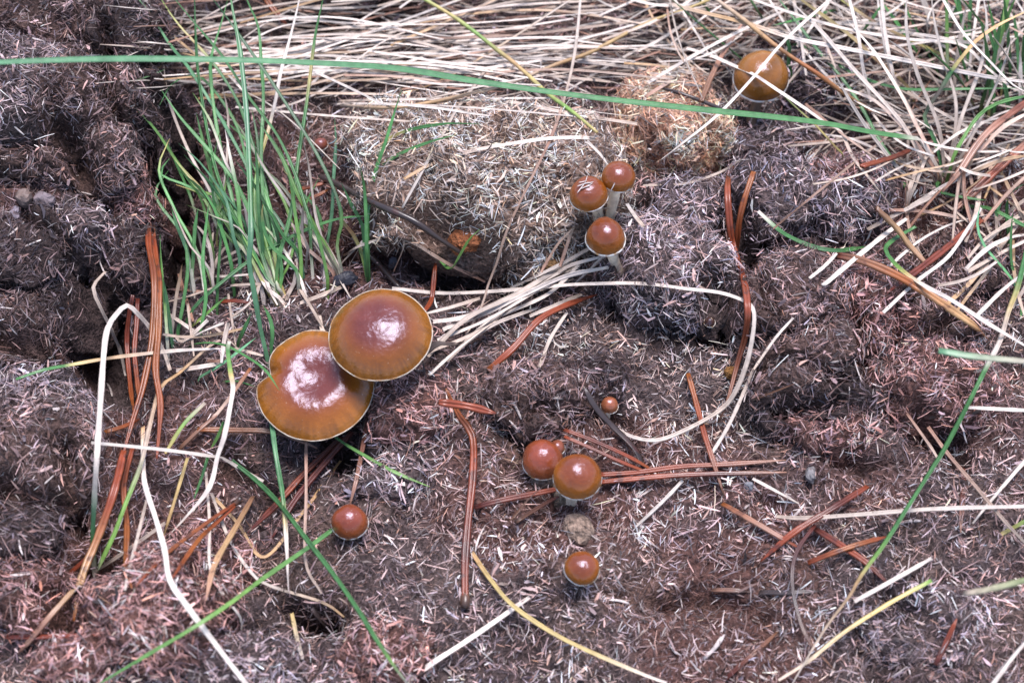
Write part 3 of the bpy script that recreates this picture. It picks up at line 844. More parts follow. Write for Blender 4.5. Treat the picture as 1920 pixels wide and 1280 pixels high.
for pts, hm, w_, sp in [
    ([(1713, 392), (1693, 353), (1676, 316), (1649, 269), (1626, 222), (1602, 181), (1576, 144), (1535, 97), (1495, 44), (1461, 0), (1440, -30)], 16, 9, 'G D'),
    ([(1475, 77), (1532, 114), (1582, 138), (1633, 155), (1700, 168), (1767, 168), (1920, 165)], 18, 8, 'D G'),
    ([(1414, 131), (1374, 97), (1334, 64), (1280, 17), (1250, -10)], 20, 9, 'W G.1 G'),
    ([(1592, 299), (1565, 275), (1532, 238), (1488, 198), (1451, 161)], 14, 8, 'L Y.2 G'),
    ([(1723, 188), (1683, 144), (1649, 118), (1602, 74), (1549, 34), (1502, 0), (1480, -20)], 18, 9, 'Y T.3 Y.5 Y'),
    ([(1817, 131), (1767, 104), (1717, 81), (1643, 44), (1576, 0), (1550, -20)], 20, 10, 'L Y.4 U.7 Y.8 L'),
    ([(1490, 150), (1478, 120), (1480, 90), (1470, 60)], 14, 10, 'G D'),
    ([(1440, 50), (1420, 20), (1400, -10)], 16, 12, 'G'), ([(1350, 45), (1320, 10), (1300, -15)], 14, 12, 'G'),
    ([(1580, 14), (1540, 26), (1500, 36), (1450, 48)], 16, 7, 'G'),
    ([(1740, 130), (1700, 70), (1650, 0)], 18, 9, 'G'), ([(1770, 160), (1730, 80), (1700, 20), (1690, -20)], 20, 8, 'G'),
    ([(1600, 75), (1625, 50), (1660, 0)], 16, 8, 'D G'),
]:
    blade(T8, pts, hm, w_, sp)

# ---- loose stalks, each its own thing
def stalk(pts, h, w_, sp, label, group=None, style='straw', cat='dry stalk', name='straw_stalk', taper=None, **k):
    taper = taper or ((0.8, 0.2) if style == 'grass' else (0.9, 0.7))
    k.setdefault('push', len(pts) < 6)
    return lay(pts, h, w_ * 0.85, sp, style, name=name, label=label, cat=cat, group=group, taper=taper, **k)

stalk([(735, 541), (842, 551), (976, 543), (1077, 534), (1177, 534), (1280, 543), (1347, 549), (1391, 563), (1411, 578), (1413, 613), (1401, 677), (1377, 737), (1347, 771), (1280, 808), (1228, 825), (1177, 815), (1132, 783)],
      [3, 6, 4, 4, 5, 4, 4, 3], 10, 'W W.6 S.8 W', 'long bleached stalk arching from the round large cap around to the tiny orange button', step=0.0014, taper=(0.8, 0.6), push=True)
stalk([(178, 1082), (175, 1001), (178, 934), (182, 855), (188, 761), (195, 660), (202, 616), (218, 590), (238, 573), (259, 590), (286, 623), (306, 657), (319, 694)],
      [1, 8, 20, 24, 26, 24, 10, 4], 12, 'W G.08 B.18 W.26 W S', 'tall bent white straw with a hooked top and green foot', step=0.0014)
stalk([(180, 1080), (188, 1058), (215, 1001), (235, 947), (265, 870), (282, 795), (302, 727), (336, 700), (380, 660), (405, 638)],
      [2, 6, 9, 9, 7, 4, 2], 11, 'W L.1 L.3 S.45 T S', 'olive streaked straw leaning from the foot of the hooked white straw')
stalk([(198, 509), (175, 539), (188, 576), (208, 617), (225, 657), (235, 704)], [3, 9, 8, 5, 3], 8, 'S W', 'thin kinked white straw over the black hollow')
stalk([(30, 711), (81, 694), (134, 684), (202, 672), (302, 660), (370, 655), (430, 653)], [6, 9, 16, 20, 14, 8, 6], 8, 'G G.22 Y.28 T.4 W.8 W', 'level straw with a fresh green tip crossing the black hollow', style='grass', mat=M_grass)
stalk([(171, 830), (302, 843), (393, 855), (418, 860), (453, 880), (494, 902)], [3, 9, 8, 4, 2], 9, 'W W', 'short pale straw lying across the upright pine needles')
stalk([(268, 800), (269, 857), (272, 907), (292, 971), (309, 1031), (319, 1088), (353, 1139), (403, 1206), (460, 1280), (490, 1315)], [4, 7, 10, 11, 9, 6, 6, 6], 11, 'T W.1 W', 'long white kinked stalk running over the round reddish dung ball')
stalk([(430, 640), (427, 657), (433, 704), (437, 727), (430, 771), (420, 821), (408, 855), (393, 914), (353, 964), (317, 1003)], [12, 14, 14, 12, 8, 3], 10, 'W G.06 L.2 Y.25 W.32 W', 'jointed stalk, green above a yellow node and white below, beside the notched cap', style='grass', mat=M_grass)
stalk([(275, 937), (255, 1020), (235, 1109)], [4, 3, 1], 7, 'S W', 'thin straw leaning against the orange pine needles')
stalk([(386, 884), (393, 978), (393, 1058), (410, 1102), (450, 1156), (453, 1180)], [4, 3, 2], 6, 'S W', 'thin curved straw hanging over the tan needle')
stalk([(396, 924), (430, 1011), (470, 1072), (504, 1097), (605, 1129), (645, 1156)], [3, 2, 2], 7, 'S W T', 'bowed thin straw passing under the green diagonal stem')
stalk([(403, 934), (447, 984), (497, 1048), (571, 964), (640, 870)], [3, 2, 1, 3, 3], 7, 'T T', 'tan straw folded into a sharp V', step=0.001)
stalk([(574, 830), (574, 934), (573, 1052), (603, 1112)], [5, 4, 2], 7, 'P S', 'thin upright straw below the notched cap')
stalk([(547, 1149), (558, 1200), (568, 1235)], [3, 2, 1], 9, 'Y W', 'short bright straw stub beside the burrow-like gap')
stalk([(390, 600), (345, 640), (330, 632)], [4, 3, 2], 8, 'W S', 'small white straw chip caught in the yellowing tuft', )
stalk([(420, 606), (380, 622), (345, 642)], [7, 6, 4], 9, 'W W', 'bright white broken straw in the yellowing tuft')
stalk([(305, 627), (345, 632), (400, 628), (460, 615)], [6, 6, 4], 7, 'S T', 'dull tan straw lying through the yellowing tuft')
stalk([(428, 605), (420, 640), (415, 680)], [9, 7, 4], 10, 'S W', 'short broad straw beside the jointed green and white stalk')
stalk([(385, 755), (345, 795), (310, 850)], [4, 4, 2], 9, 'S L Y', 'short greenish yellow straw beneath the jointed stalk')
stalk([(470, 690), (420, 760), (385, 800)], [3, 3, 1], 8, 'O S', 'orange tinted straw sloping beside the notched cap')
stalk([(352, 858), (338, 905), (318, 970), (305, 1010)], [5, 4, 2], 9, 'Y T', 'yellow straw sloping among the pine needles')
stalk([(310, 980), (240, 1030), (180, 1070)], [3, 3, 2], 8, 'S S', 'dull straw lying across the foot of the hooked white straw')
stalk([(770, 1282), (828, 1236), (936, 1159), (993, 1119)], [2, 3, 2, 1], 10, 'W W', 'straight white straw crossing the end of the yellow stem')
stalk([(885, 1035), (919, 1085), (962, 1135), (1036, 1186), (1110, 1223), (1211, 1266), (1250, 1280)], [1, 3, 5, 4, 2], 9, 'T Y.2 Y.7 W', 'slender yellow stem curving away from the foot of the upright red needle')
stalk([(1280, 900), (1245, 937), (1191, 988)], [2, 2, 1], 8, 'W W', 'short white straw below the purple brown needles')
stalk([(1455, 968), (1508, 971), (1616, 964), (1750, 954), (1920, 949), (1970, 947)], [2, 4, 5, 4], 9, 'S W', 'long level white straw crossing the fallen red needles')
stalk([(1740, 800), (1777, 850), (1834, 917), (1885, 978), (1930, 1025)], [2, 4, 5, 3], 8, 'P S', 'dull pinkish straw crossing the long level white one')
stalk([(1930, 855), (1868, 927), (1824, 981)], [4, 4, 2], 10, 'W W', 'slanting white straw over the end of the long level one')
stalk([(1850, 1300), (1864, 1280), (1901, 1230), (1935, 1190)], [3, 4, 4], 11, 'W W', 'white straw slanting at the edge below the blurred green tip')
stalk([(1602, 1127), (1666, 1092), (1747, 1046)], [2, 3, 2], 9, 'W W', 'short white straw leaning beside the long green blade')
stalk([(1747, 1088), (1666, 1132), (1582, 1186), (1515, 1240), (1460, 1275)], [2, 4, 3, 3], 10, 'L Y.15 Y.4 S', 'yellow straw forking away from the long green and white blade')
stalk([(1878, 1001), (1930, 973)], [3, 6], 9, 'Y L', 'short yellow green blade tip')
stalk([(1807, 1112), (1851, 1105), (1920, 1088), (1970, 1075)], [28, 36, 46], 13, 'S L', 'blurred pale green blade tip raised above the dung', style='flat', cat='grass blade', name='grass_stalk', push=False)
stalk([(1760, 657), (1817, 667), (1920, 677), (1980, 682)], [40, 46, 56], 15, 'B S', 'raised whitish green blade tip, out of focus', style='flat', cat='grass blade', name='grass_stalk', push=False)
stalk([(1930, 440), (1911, 530), (1891, 586), (1875, 640), (1851, 687), (1831, 727), (1804, 781), (1770, 845), (1754, 870), (1707, 944), (1660, 1018), (1616, 1078), (1592, 1119), (1549, 1176), (1498, 1260), (1470, 1310)],
      [14, 16, 16, 14, 12, 11, 9, 8, 5, 3], 12, 'G G.12 Y.18 S.24 W.34 G.38 G.7 L.75 T.8 W', 'very long blade banded green, yellow and white reaching down from the straw tuft', style='grass', cat='grass blade', name='grass_stalk', mat=M_grass)
stalk([(1717, 425), (1678, 448), (1660, 467), (1673, 489), (1693, 509), (1733, 536), (1784, 563), (1851, 606), (1920, 647), (1965, 675)], [8, 9, 10, 12, 14, 14], 10, 'G G.25 L.32 Y.38 W.5 W', 'green blade tip kinked into a long white stalk over the brown stem', style='grass', mat=M_grass)
stalk([(1421, 396), (1458, 430), (1488, 448), (1532, 465), (1576, 470), (1629, 462)], [3, 5, 5, 5, 3], 10, 'W G.15 D.5 G', 'thick dark green blade bowed against the layered dung slab', style='grass', cat='grass blade', name='grass_stalk')
stalk([(1656, 586), (1717, 529), (1777, 482), (1817, 425), (1840, 390)], [2, 7, 10, 10], 8, 'W W', 'slim white straw leaning over the thick orange brown stem')
stalk([(1518, 522), (1545, 500), (1569, 475)], [4, 5, 5], 8, 'W W', 'short white straw beside the thick end of the orange brown stem')
stalk([(1545, 534), (1552, 529), (1616, 475), (1666, 435), (1700, 410)], [3, 6, 7, 6], 12, 'W W', 'broad white straw passing under the orange brown stem')
stalk([(1414, 692), (1455, 633), (1488, 596)], [3, 4, 2], 9, 'S W', 'short pale straw leaning near the curved red needle')
stalk([(1335, 850), (1370, 790), (1414, 690)], [2, 2, 3], 8, 'W S', 'pale straw beneath the foot of the arching bleached stalk')
stalk([(1063, 586), (1033, 633), (1020, 667), (1011, 690)], [2, 3, 2], 8, 'W S', 'short bowed white straw below the grooved red needle')
stalk([(1090, -20), (1080, 84), (1063, 168), (1036, 252), (996, 336), (952, 430), (932, 492), (915, 536), (905, 569), (875, 627), (852, 657)], [14, 12, 8, 5, 3, 6, 8, 4, 2], 7, 'W S.3 P.5 S', 'very long thin straw running down over the pale mound to the straw bundle')
stalk([(909, 133), (889, 161), (858, 202), (828, 255), (791, 322), (754, 390)], [6, 4, 3, 3, 2], 11, 'S W', 'flat white straw slanting down the pale mound', style='flat')
stalk([(935, 130), (912, 131), (895, 150)], [5, 6, 6], 9, 'S W', 'bent top of a flat white straw on the pale mound', style='flat')
stalk([(758, 336), (808, 309), (892, 282), (976, 267), (1043, 259), (1110, 260), (1177, 275)], [1, 2, 3, 3, 2], 8, 'T S W W P', 'pale arched straw curving over the top of the mound')
stalk([(1195, 233), (1077, 215), (976, 195), (909, 186), (842, 185), (697, 195)], [3, 4, 4, 4], 9, 'S W', 'level pale straw along the back of the mound')
stalk([(780, -12), (798, 0), (848, 30), (895, 64), (932, 94), (959, 114), (993, 144), (1026, 175), (1080, 215), (1120, 249)], [16, 16, 14, 10, 6, 3], 10, 'L Y.15 L.3 T.5 Y.6 L.85 Y', 'yellow green jointed stem slanting across the straw mat', style='stem', mat=M_grass)
stalk([(640, 198), (707, 202), (774, 198), (875, 178), (959, 155), (1043, 121), (1110, 97), (1211, 44), (1280, 20), (1330, 0)], [6, 7, 9, 11, 13, 14], 10, 'S T.3 S.5 T.65 Y', 'long knobbly tan stem rising over the straw mat', style='stem')
stalk([(690, 198), (791, 165), (848, 141), (942, 84), (1010, 40), (1070, 0), (1090, -15)], [5, 8, 11, 13], 9, 'T T.3 W', 'tan straw rising alongside the knobbly stem')
stalk([(1240, 300), (1280, 269), (1347, 215), (1414, 144), (1471, 77), (1555, 0), (1580, -25)], [8, 13, 22, 26, 22, 18], 8, 'W W', 'straight white stalk crossing in front of the tan mushroom', push=False)
stalk([(1287, 91), (1330, 104), (1374, 123), (1414, 141), (1455, 168), (1515, 208), (1549, 232), (1576, 247), (1599, 296), (1633, 339), (1670, 386)], [8, 16, 21, 22, 21, 14, 8, 5], 9, 'W W.5 S.7 S', 'pale stalk lying over the tan mushroom cap', push=False)
stalk([(1330, -10), (1344, 0), (1398, 40), (1448, 81), (1495, 114), (1532, 138), (1582, 175), (1633, 208)], [20, 20, 20, 17, 12, 8], 11, 'S T.3 O.6 T', 'thick orange tan stem passing behind the tan mushroom', style='stem')
stalk([(1260, 8), (1280, 15), (1398, 44), (1482, 71), (1582, 91), (1683, 111), (1784, 131), (1851, 144), (1930, 155)], [12, 18, 20, 18, 18, 18], 10, 'S T.2 W.4 W', 'long straight pale stalk stretched over the straw mat into the tuft')
stalk([(1400, -5), (1468, 20), (1582, 54), (1700, 74), (1800, 84), (1851, 128), (1890, 160)], [16, 17, 16, 16], 9, 'W W', 'white stalk alongside the long straight pale one')
stalk([(1590, -10), (1609, 67), (1619, 134), (1633, 191)], [20, 18, 14, 8], 8, 'W W', 'thin upright white stalk crossing the yellow blades')
stalk([(1652, -10), (1660, 67), (1673, 134), (1680, 158), (1720, 230)], [22, 18, 14, 9], 9, 'W W S', 'upright white stalk hooked over the straw mat')
stalk([(1768, 0), (1804, 60), (1851, 111), (1900, 160), (1940, 180)], [26, 24, 20, 16], 9, 'W W', 'white stalk bending through the green tuft')
stalk([(626, 991), (571, 1031), (497, 1082), (430, 1132), (370, 1172), (302, 1213), (188, 1280), (150, 1302)], [3, 6, 9, 10, 9, 8, 8], 10, 'G L.5 G', 'straight green stem running from the lone button mushroom over the reddish dung ball', style='grass', cat='grass blade', name='grass_stalk')
stalk([(435, 862), (443, 870), (480, 900), (524, 944), (571, 1005), (615, 1062), (640, 1096), (674, 1146), (707, 1199), (741, 1250), (764, 1280), (790, 1310)], [4, 6, 10, 14, 16, 16, 14, 12], 10, 'D G.8 L.88 W.95 W', 'arching green blade sweeping down past the lone button mushroom', style='grass', cat='grass blade', name='grass_stalk')
stalk([(500, 735), (508, 780), (517, 850), (531, 934), (537, 1011), (541, 1108)], [2, 6, 10, 8, 5, 1], 10, 'D B.15 G.6 Y.68 W.75 W', 'upright blade below the notched cap, green above and white below', style='grass', cat='grass blade', name='grass_stalk')
stalk([(615, 808), (640, 828), (680, 852), (740, 885), (805, 912)], [6, 8, 7, 5, 2], 7, 'G L', 'short green blade poking out from under the notched cap', style='grass', cat='grass blade', name='grass_stalk')
stalk([(820, 540), (850, 500), (880, 450), (900, 430)], [4, 9, 11, 12], 8, 'G L', 'short green blade leaning over the dark gap behind the round large cap', style='grass', cat='grass blade', name='grass_stalk')
stalk([(420, 790), (408, 820), (396, 840)], [8, 5, 2], 7, 'G L', 'stubby green blade between straw and pine needles', style='grass', cat='grass blade', name='grass_stalk')
stalk([(390, 855), (380, 890), (364, 935)], [6, 4, 2], 7, 'G G', 'thin green blade beside the jointed stalk', style='grass', cat='grass blade', name='grass_stalk')
stalk([(712, 470), (745, 450), (760, 480), (740, 525)], [3, 4, 5, 3], 6, 'S S P', 'thin pinkish straw hooked beside the seedling tuft')
stalk([(718, 467), (770, 475), (830, 500), (910, 541)], [4, 5, 6, 4], 8, 'S P', 'dull straw sagging over the dark gap behind the round large cap')
stalk([(1050, 500), (1070, 440), (1075, 425)], [3, 4, 5], 8, 'P S', 'short straw leaning behind the front mushroom of the three')
stalk([(1015, 510), (1045, 460), (1078, 425)], [3, 4, 5], 7, 'P S', 'thin pink straw beside the stems of the three mushrooms')
stalk([(1175, 382), (1190, 405), (1207, 425)], [4, 4, 3], 9, 'W S', 'stubby white straw beside the stem of the rear small mushroom')
stalk([(1100, 265), (1125, 290), (1140, 310)], [2, 2, 3], 9, 'W W', 'short white straw tucked behind the rear small mushroom')
stalk([(1211, 182), (1245, 160), (1300, 128)], [7, 7, 6], 9, 'P W', 'short pinkish straw above the pale orange clod')
stalk([(1205, 355), (1280, 352), (1350, 325), (1390, 300)], [1, 2, 3, 3], 7, 'S S', 'thin dull straw below the pale orange clod')
stalk([(1411, 897), (1461, 924), (1498, 944)], [1, 2, 1], 8, 'W W', 'white straw splinter below the purple brown needles')
stalk([(1814, 764), (1870, 767), (1940, 770)], [3, 4, 4], 9, 'W W', 'short level straw beside the banded blade')
stalk([(1700, 775), (1750, 845), (1760, 865)], [3, 3, 2], 6, 'P S', 'thin straw touching the banded blade')

# straw bundle behind the twin mushrooms
def shade(sp):
    return {'W': 'bleached white', 'S': 'dull straw-coloured', 'P': 'pinkish brown', 'T': 'tan'}[sp[0]]
G_B = 'bundle of straw between the twin large mushrooms and the three small ones'
for pts in [[(800, 668), (875, 596), (976, 546), (1110, 466)], [(805, 660), (895, 620), (976, 560), (1077, 522)], [(815, 606), (875, 593), (976, 546), (1060, 505)],
            [(855, 653), (925, 600), (1026, 553), (1087, 496)], [(800, 590), (848, 576), (900, 560)], [(835, 680), (875, 640), (925, 610), (1010, 575)],
            [(820, 635), (909, 600), (990, 556), (1100, 490)], [(993, 590), (1060, 566), (1090, 555)], [(1073, 540), (1110, 500), (1144, 468)], [(806, 700), (860, 655), (940, 590)],
            [(1000, 548), (1060, 505), (1130, 480)], [(830, 620), (930, 575), (1050, 520), (1140, 500)], [(960, 540), (1040, 500), (1125, 455)]]:
    sp = ['W', 'W W', 'S W', 'W S'][rng.integers(0, 4)]
    stalk([(x + rng.uniform(-3, 3), y + rng.uniform(-3, 3)) for x, y in pts], [1.5, rng.uniform(2, 5), rng.uniform(2, 5), 2], rng.uniform(8, 12), sp,
          shade(sp) + ' straw in the flat bundle between the twin large and three small mushrooms', G_B)

# mat of dry grass behind the pale mound
G_M = 'mat of pale dry grass behind the dung mound'
for k in range(92):
    y0 = rng.choice([rng.uniform(60, 130), rng.uniform(110, 215), rng.uniform(-20, 90)], p=[0.45, 0.4, 0.15])
    x0 = rng.uniform(290, 820); ln = rng.uniform(280, 620)
    sl = rng.normal(-0.05, 0.10); bow = rng.normal(-12, 14)
    if k % 6 == 0:
        sl = rng.uniform(-0.9, 0.7); ln *= 0.55
    x1 = min(x0 + ln, 1330); ln = x1 - x0
    if y0 > 150: y0 -= 0.10 * max(0, ln - 250)
    pts = [(x0 + ln * t, y0 + sl * ln * t + bow * 4 * t * (1 - t)) for t in (0, 0.3, 0.6, 1)]
    sp = ['W', 'W S', 'S W', 'S W S', 'P S', 'W W', 'T S', 'W'][rng.integers(0, 8)]
    stalk(pts, [rng.uniform(2, 9), rng.uniform(4, 12), rng.uniform(4, 12), rng.uniform(3, 10)], rng.uniform(4.5, 8),
          sp, shade(sp) + ' grass stalk lying in the level mat behind the pale dung mound', G_M)

G_R = 'tangle of dry grass round the tan mushroom and the straw tuft'
for k in range(120):
    x0 = rng.uniform(1230, 1960); y0 = rng.uniform(-30, 330)
    if y0 > 150 + 0.0 * x0 and x0 < 1560: y0 = rng.uniform(-20, 120)
    an = rng.choice([rng.normal(0.45, 0.25), rng.normal(-0.6, 0.3), rng.normal(0.0, 0.2), rng.normal(1.3, 0.25)], p=[0.42, 0.25, 0.18, 0.15])
    ln = rng.uniform(110, 330)
    bow = rng.normal(0, 14)
    ca, sa = math.cos(an), math.sin(an)
    pts = [(x0 + ln * (t - 0.5) * ca - bow * 4 * t * (1 - t) * sa, y0 + ln * (t - 0.5) * sa + bow * 4 * t * (1 - t) * ca) for t in (0, 0.33, 0.66, 1)]
    if any(1365 < x < 1490 and 75 < y < 240 for x, y in pts): continue
    sp = ['W', 'W S', 'S W', 'W', 'P S', 'S', 'T S', 'W'][rng.integers(0, 8)]
    stalk(pts, [rng.uniform(1, 10), rng.uniform(3, 15), rng.uniform(3, 15), rng.uniform(1, 10)], rng.uniform(4.5, 8),
          sp, shade(sp) + ' grass stalk in the tangle round the tan mushroom and straw tuft', G_R)
G_E = 'dry grass at the edge under the curled green blades'
for k in range(34):
    x0 = rng.uniform(1690, 1960); y0 = rng.uniform(310, 540)
    if x0 < 1760 and y0 > 430: continue
    an = rng.choice([rng.normal(-0.7, 0.2), rng.normal(0.5, 0.3), rng.normal(1.5, 0.3)], p=[0.5, 0.25, 0.25]); ln = rng.uniform(110, 240); bow = rng.normal(0, 10)
    ca, sa = math.cos(an), math.sin(an)
    pts = [(x0 + ln * (t - 0.5) * ca - bow * 4 * t * (1 - t) * sa, y0 + ln * (t - 0.5) * sa + bow * 4 * t * (1 - t) * ca) for t in (0, 0.33, 0.66, 1)]
    sp = ['W', 'S W', 'P S', 'S', 'T S', 'P'][rng.integers(0, 6)]
    stalk(pts, [rng.uniform(1, 5), rng.uniform(2, 8), rng.uniform(2, 8), rng.uniform(1, 5)], rng.uniform(7, 11),
          sp, shade(sp) + ' dry stalk under the curled green blades below the straw tuft', G_E)
G_F = 'short dry straws about the roots of the green tufts'
for k in range(34):
    x0 = rng.uniform(300, 660); y0 = rng.uniform(470, 700)
    if x0 > 480 and y0 > 600: continue
    an = rng.uniform(-1.6, 1.6); ln = rng.uniform(40, 110)
    pts = [(x0, y0), (x0 + ln * 0.5 * math.cos(an) + rng.normal(0, 4), y0 + ln * 0.5 * math.sin(an)), (x0 + ln * math.cos(an), y0 + ln * math.sin(an))]
    sp = ['W', 'S', 'S W', 'P'][rng.integers(0, 4)]
    stalk(pts, [1, rng.uniform(2, 5), 1], rng.uniform(6, 10), sp, shade(sp) + ' short straw scattered about the roots of the green grass tufts', G_F)

# under-layer of flattened dead grass, too thick to count
ssets = []
for k in range(800):
    if k % 5 < 3:
        x0, y0 = rng.uniform(1250, 2050), rng.uniform(-160, 280)
        if x0 < 1560: y0 = rng.uniform(-160, 110)
        an = rng.choice([rng.normal(0.45, 0.35), rng.normal(-0.5, 0.4), rng.normal(0, 0.3)])
    else:
        x0, y0 = rng.uniform(300, 1300), rng.uniform(-160, 170); an = rng.normal(0.0, 0.25)
    ln = rng.uniform(120, 320); ca, sa = math.cos(an), math.sin(an)
    P3 = []
    for t in (-0.5, -0.17, 0.17, 0.5):
        q = (x0 + ln * t * ca, y0 + ln * t * sa + rng.normal(0, 4))
        p = hit(*q)
        P3.append(pz(q[0], q[1], p.z + rng.uniform(0.0005, 0.006)))
    path = catmull([tuple(p) for p in P3], 0.006)
    n = len(path); t = np.linspace(0, 1, n)
    rad = rng.uniform(2.0, 3.4) * PX * np.minimum(1, 0.3 + 2.5 * np.minimum(t, 1 - t))
    c0 = np.array([PAL['S'], PAL['P'], PAL['W'], PAL['S'], PAL['W']][rng.integers(0, 5)]) * rng.uniform(0.5, 1.0)
    ssets.append(tube(path, rad, 'flat', np.outer(np.ones(n), c0), 0.7, rng.normal(0, 0.5), rng.normal(0, 0.4)))
V, F, C = join_sets(ssets)
tag(new_obj('matted_dead_grass', make_mesh('matted_dead_grass', V, F, C), M_straw), 'thick under-layer of flattened dead grass below the straw mat and tufts', 'dead grass', kind='stuff')

# ---- pine needles
def needle(pts, h, w_, sp, label, pair=None, sheath=None, group=None, taper=(0.85, 0.25)):
    w_ = w_ * (0.74 if pair else 0.97)
    """a needle, or a pair of needles joined at a sheath (pair = second point list)"""
    if pair is None and sheath is None:
        return lay(pts, h, w_, sp, 'needle', name='pine_needle', label=label, cat='pine needle', group=group, taper=taper, twist=0.3)
    root = tag(empty('pine_needle', hit(*pts[0])), label, 'pine needle', group)
    lay(pts, h, w_, sp, 'needle', name='needle', parent=root, taper=taper, twist=0.3)
    if pair:
        lay(pair, h, w_, sp, 'needle', name='needle', parent=root, taper=taper, twist=0.3)
    if sheath:
        lay(sheath, h[0] if np.ndim(h) else h, w_ * 1.25, 'K U', 'stem', name='sheath', parent=root, taper=(0.9, 0.8), mat=M_needle)
    return root

needle([(280, 420), (279, 459), (289, 526), (286, 627), (269, 721), (249, 788), (228, 862)], [1, 6, 12, 12, 11, 9, 7], 17, 'U R.1 O.5 R', 'longest upright pine needle pair, glossy red, standing before the dark heap',
       [(286, 424), (290, 470), (298, 530), (297, 620), (292, 694), (301, 761), (294, 860)], None)
needle([(232, 845), (215, 917), (188, 998), (161, 1085), (144, 1176)], [8, 9, 6, 3, 1], 15, 'R R T.8 O', 'rust brown needle slanting past the foot of the hooked white straw')
needle([(249, 553), (242, 593), (238, 643), (245, 727), (251, 772)], [5, 8, 8, 6, 3], 13, 'E R O', 'shorter upright red needle pair beside the longest one', [(258, 560), (256, 610), (252, 660), (258, 720), (262, 765)])
needle([(249, 838), (232, 910), (238, 984), (238, 1052), (249, 1108)], [5, 6, 5, 3, 1], 11, 'R O O', 'orange curved needle hanging to the reddish dung ball')
needle([(440, 944), (386, 981), (312, 1038), (255, 1098)], [4, 5, 4, 3], 11, 'R O R', 'forked red needle pair pointing away from the hooked white straw', [(440, 948), (400, 985), (370, 1015), (322, 1085)], [(452, 933), (445, 940), (434, 952)])
needle([(474, 931), (440, 991), (403, 1058), (386, 1125)], [4, 5, 4, 2], 12, 'U T P', 'tan curved needle above the round reddish dung ball')
needle([(640, 820), (571, 887), (517, 947), (464, 998)], [3, 3, 3, 1], 12, 'E R E', 'dark red needle sloping out from under the notched cap')
needle([(660, 810), (611, 865), (554, 937), (511, 1008)], [3, 3, 3, 1], 12, 'E E', 'maroon needle parallel to the dark red one under the notched cap')
needle([(690, 780), (678, 850), (668, 900), (655, 950)], [2, 3, 3, 2], 9, 'E P', 'thin brown needle pointing at the lone button mushroom')
needle([(10, 1194), (100, 1195), (192, 1196)], [1, 2, 1], 11, 'E R', 'dark needle lying level above the corner clods')
needle([(150, 1095), (94, 1156), (54, 1203), (30, 1228)], [4, 5, 3, 1], 13, 'T P.5 P.8 E', 'blunt pale brown needle over the black gap')
needle([(130, 1075), (165, 1045), (190, 1020)], [2, 3, 3], 11, 'R E', 'short red needle end behind the foot of the hooked white straw')
needle([(336, 842), (380, 800), (420, 768)], [2, 3, 2], 11, 'U P', 'brown needle end sloping under the jointed stalk')
needle([(370, 805), (440, 806), (504, 808), (550, 820), (595, 840)], [2, 2, 3, 3, 3], 12, 'O U P', 'flat brown needle lying below the notched cap')
needle([(195, 810), (230, 800), (262, 785)], [2, 3, 3], 10, 'O R', 'orange needle end beside the hooked white straw')
needle([(915, 694), (962, 653), (1010, 600), (1060, 573), (1120, 552)], [1, 4, 5, 4, 2], 15, 'O R.1 R', 'stout grooved red needle beside the straw bundle')
needle([(823, 754), (875, 761), (930, 775)], [3, 4, 3], 15, 'R R', 'short stout red needle crossing the upright one')
needle([(872, 1129), (872, 1052), (877, 984), (887, 884), (885, 815), (862, 781), (836, 728)], [1, 3, 4, 4, 3, 2, 1], 15, 'R E.2 R O', 'long red needle pair standing between the lone button and the domed pair', None, [(870, 1140), (872, 1128), (872, 1108)])
needle([(889, 951), (942, 937), (1043, 917), (1060, 912)], [1, 3, 2, 2], 12, 'E R', 'red needle running level to the foot of the domed pair')
needle([(967, 978), (1010, 951), (1055, 926)], [1, 2, 2], 9, 'U E', 'thin brown needle below the level red one')
needle([(1057, 805), (1110, 825), (1177, 855), (1235, 888)], [3, 4, 4, 2], 11, 'R E R O', 'glossy maroon needle pair above the larger domed mushroom', [(1058, 818), (1104, 838), (1170, 868), (1232, 892)])
needle([(1120, 890), (1194, 885), (1280, 874), (1364, 870), (1473, 862)], [2, 3, 3, 2, 1], 11, 'R R P', 'straight reddish needle pointing away from the larger domed mushroom', group=None)
needle([(1120, 904), (1194, 897), (1280, 890), (1381, 887), (1475, 885)], [2, 3, 3, 2, 1], 13, 'R R E P', 'purple brown needle with pale zigzag marks below the straight reddish one')
needle([(1371, 312), (1364, 353), (1369, 430), (1374, 459), (1387, 509), (1401, 576), (1398, 627), (1384, 677), (1361, 761), (1345, 792)], [3, 8, 9, 9, 7, 5, 4, 3, 3, 1], 13, 'O R.3 R.7 U', 'long curved red needle hanging from the flat grey slab')
needle([(1413, 322), (1394, 380), (1384, 430), (1382, 480)], [3, 8, 9, 7], 12, 'O R', 'short red needle hanging beside the long curved one')
needle([(1290, 700), (1307, 761), (1320, 811), (1334, 855), (1357, 926)], [1, 2, 3, 3, 1], 11, 'O R U', 'thin red needle crossing under the straight reddish one')
needle([(1626, 912), (1559, 954), (1488, 998), (1426, 1052)], [1, 4, 4, 1], 14, 'R E R R', 'stout red needle slanting under the long level white straw')
needle([(1354, 944), (1414, 978), (1465, 1008), (1504, 1030)], [1, 2, 2, 1], 12, 'O P R', 'pale grooved needle meeting the stout red one')
needle([(1528, 991), (1582, 1025), (1629, 1058), (1668, 1098)], [1, 2, 2, 1], 13, 'E R E', 'dark red needle under the banded blade')
needle([(1515, 1055), (1565, 1035), (1616, 1018), (1665, 1005)], [1, 3, 3, 1], 11, 'R O R', 'orange red needle crossing the dark red one')
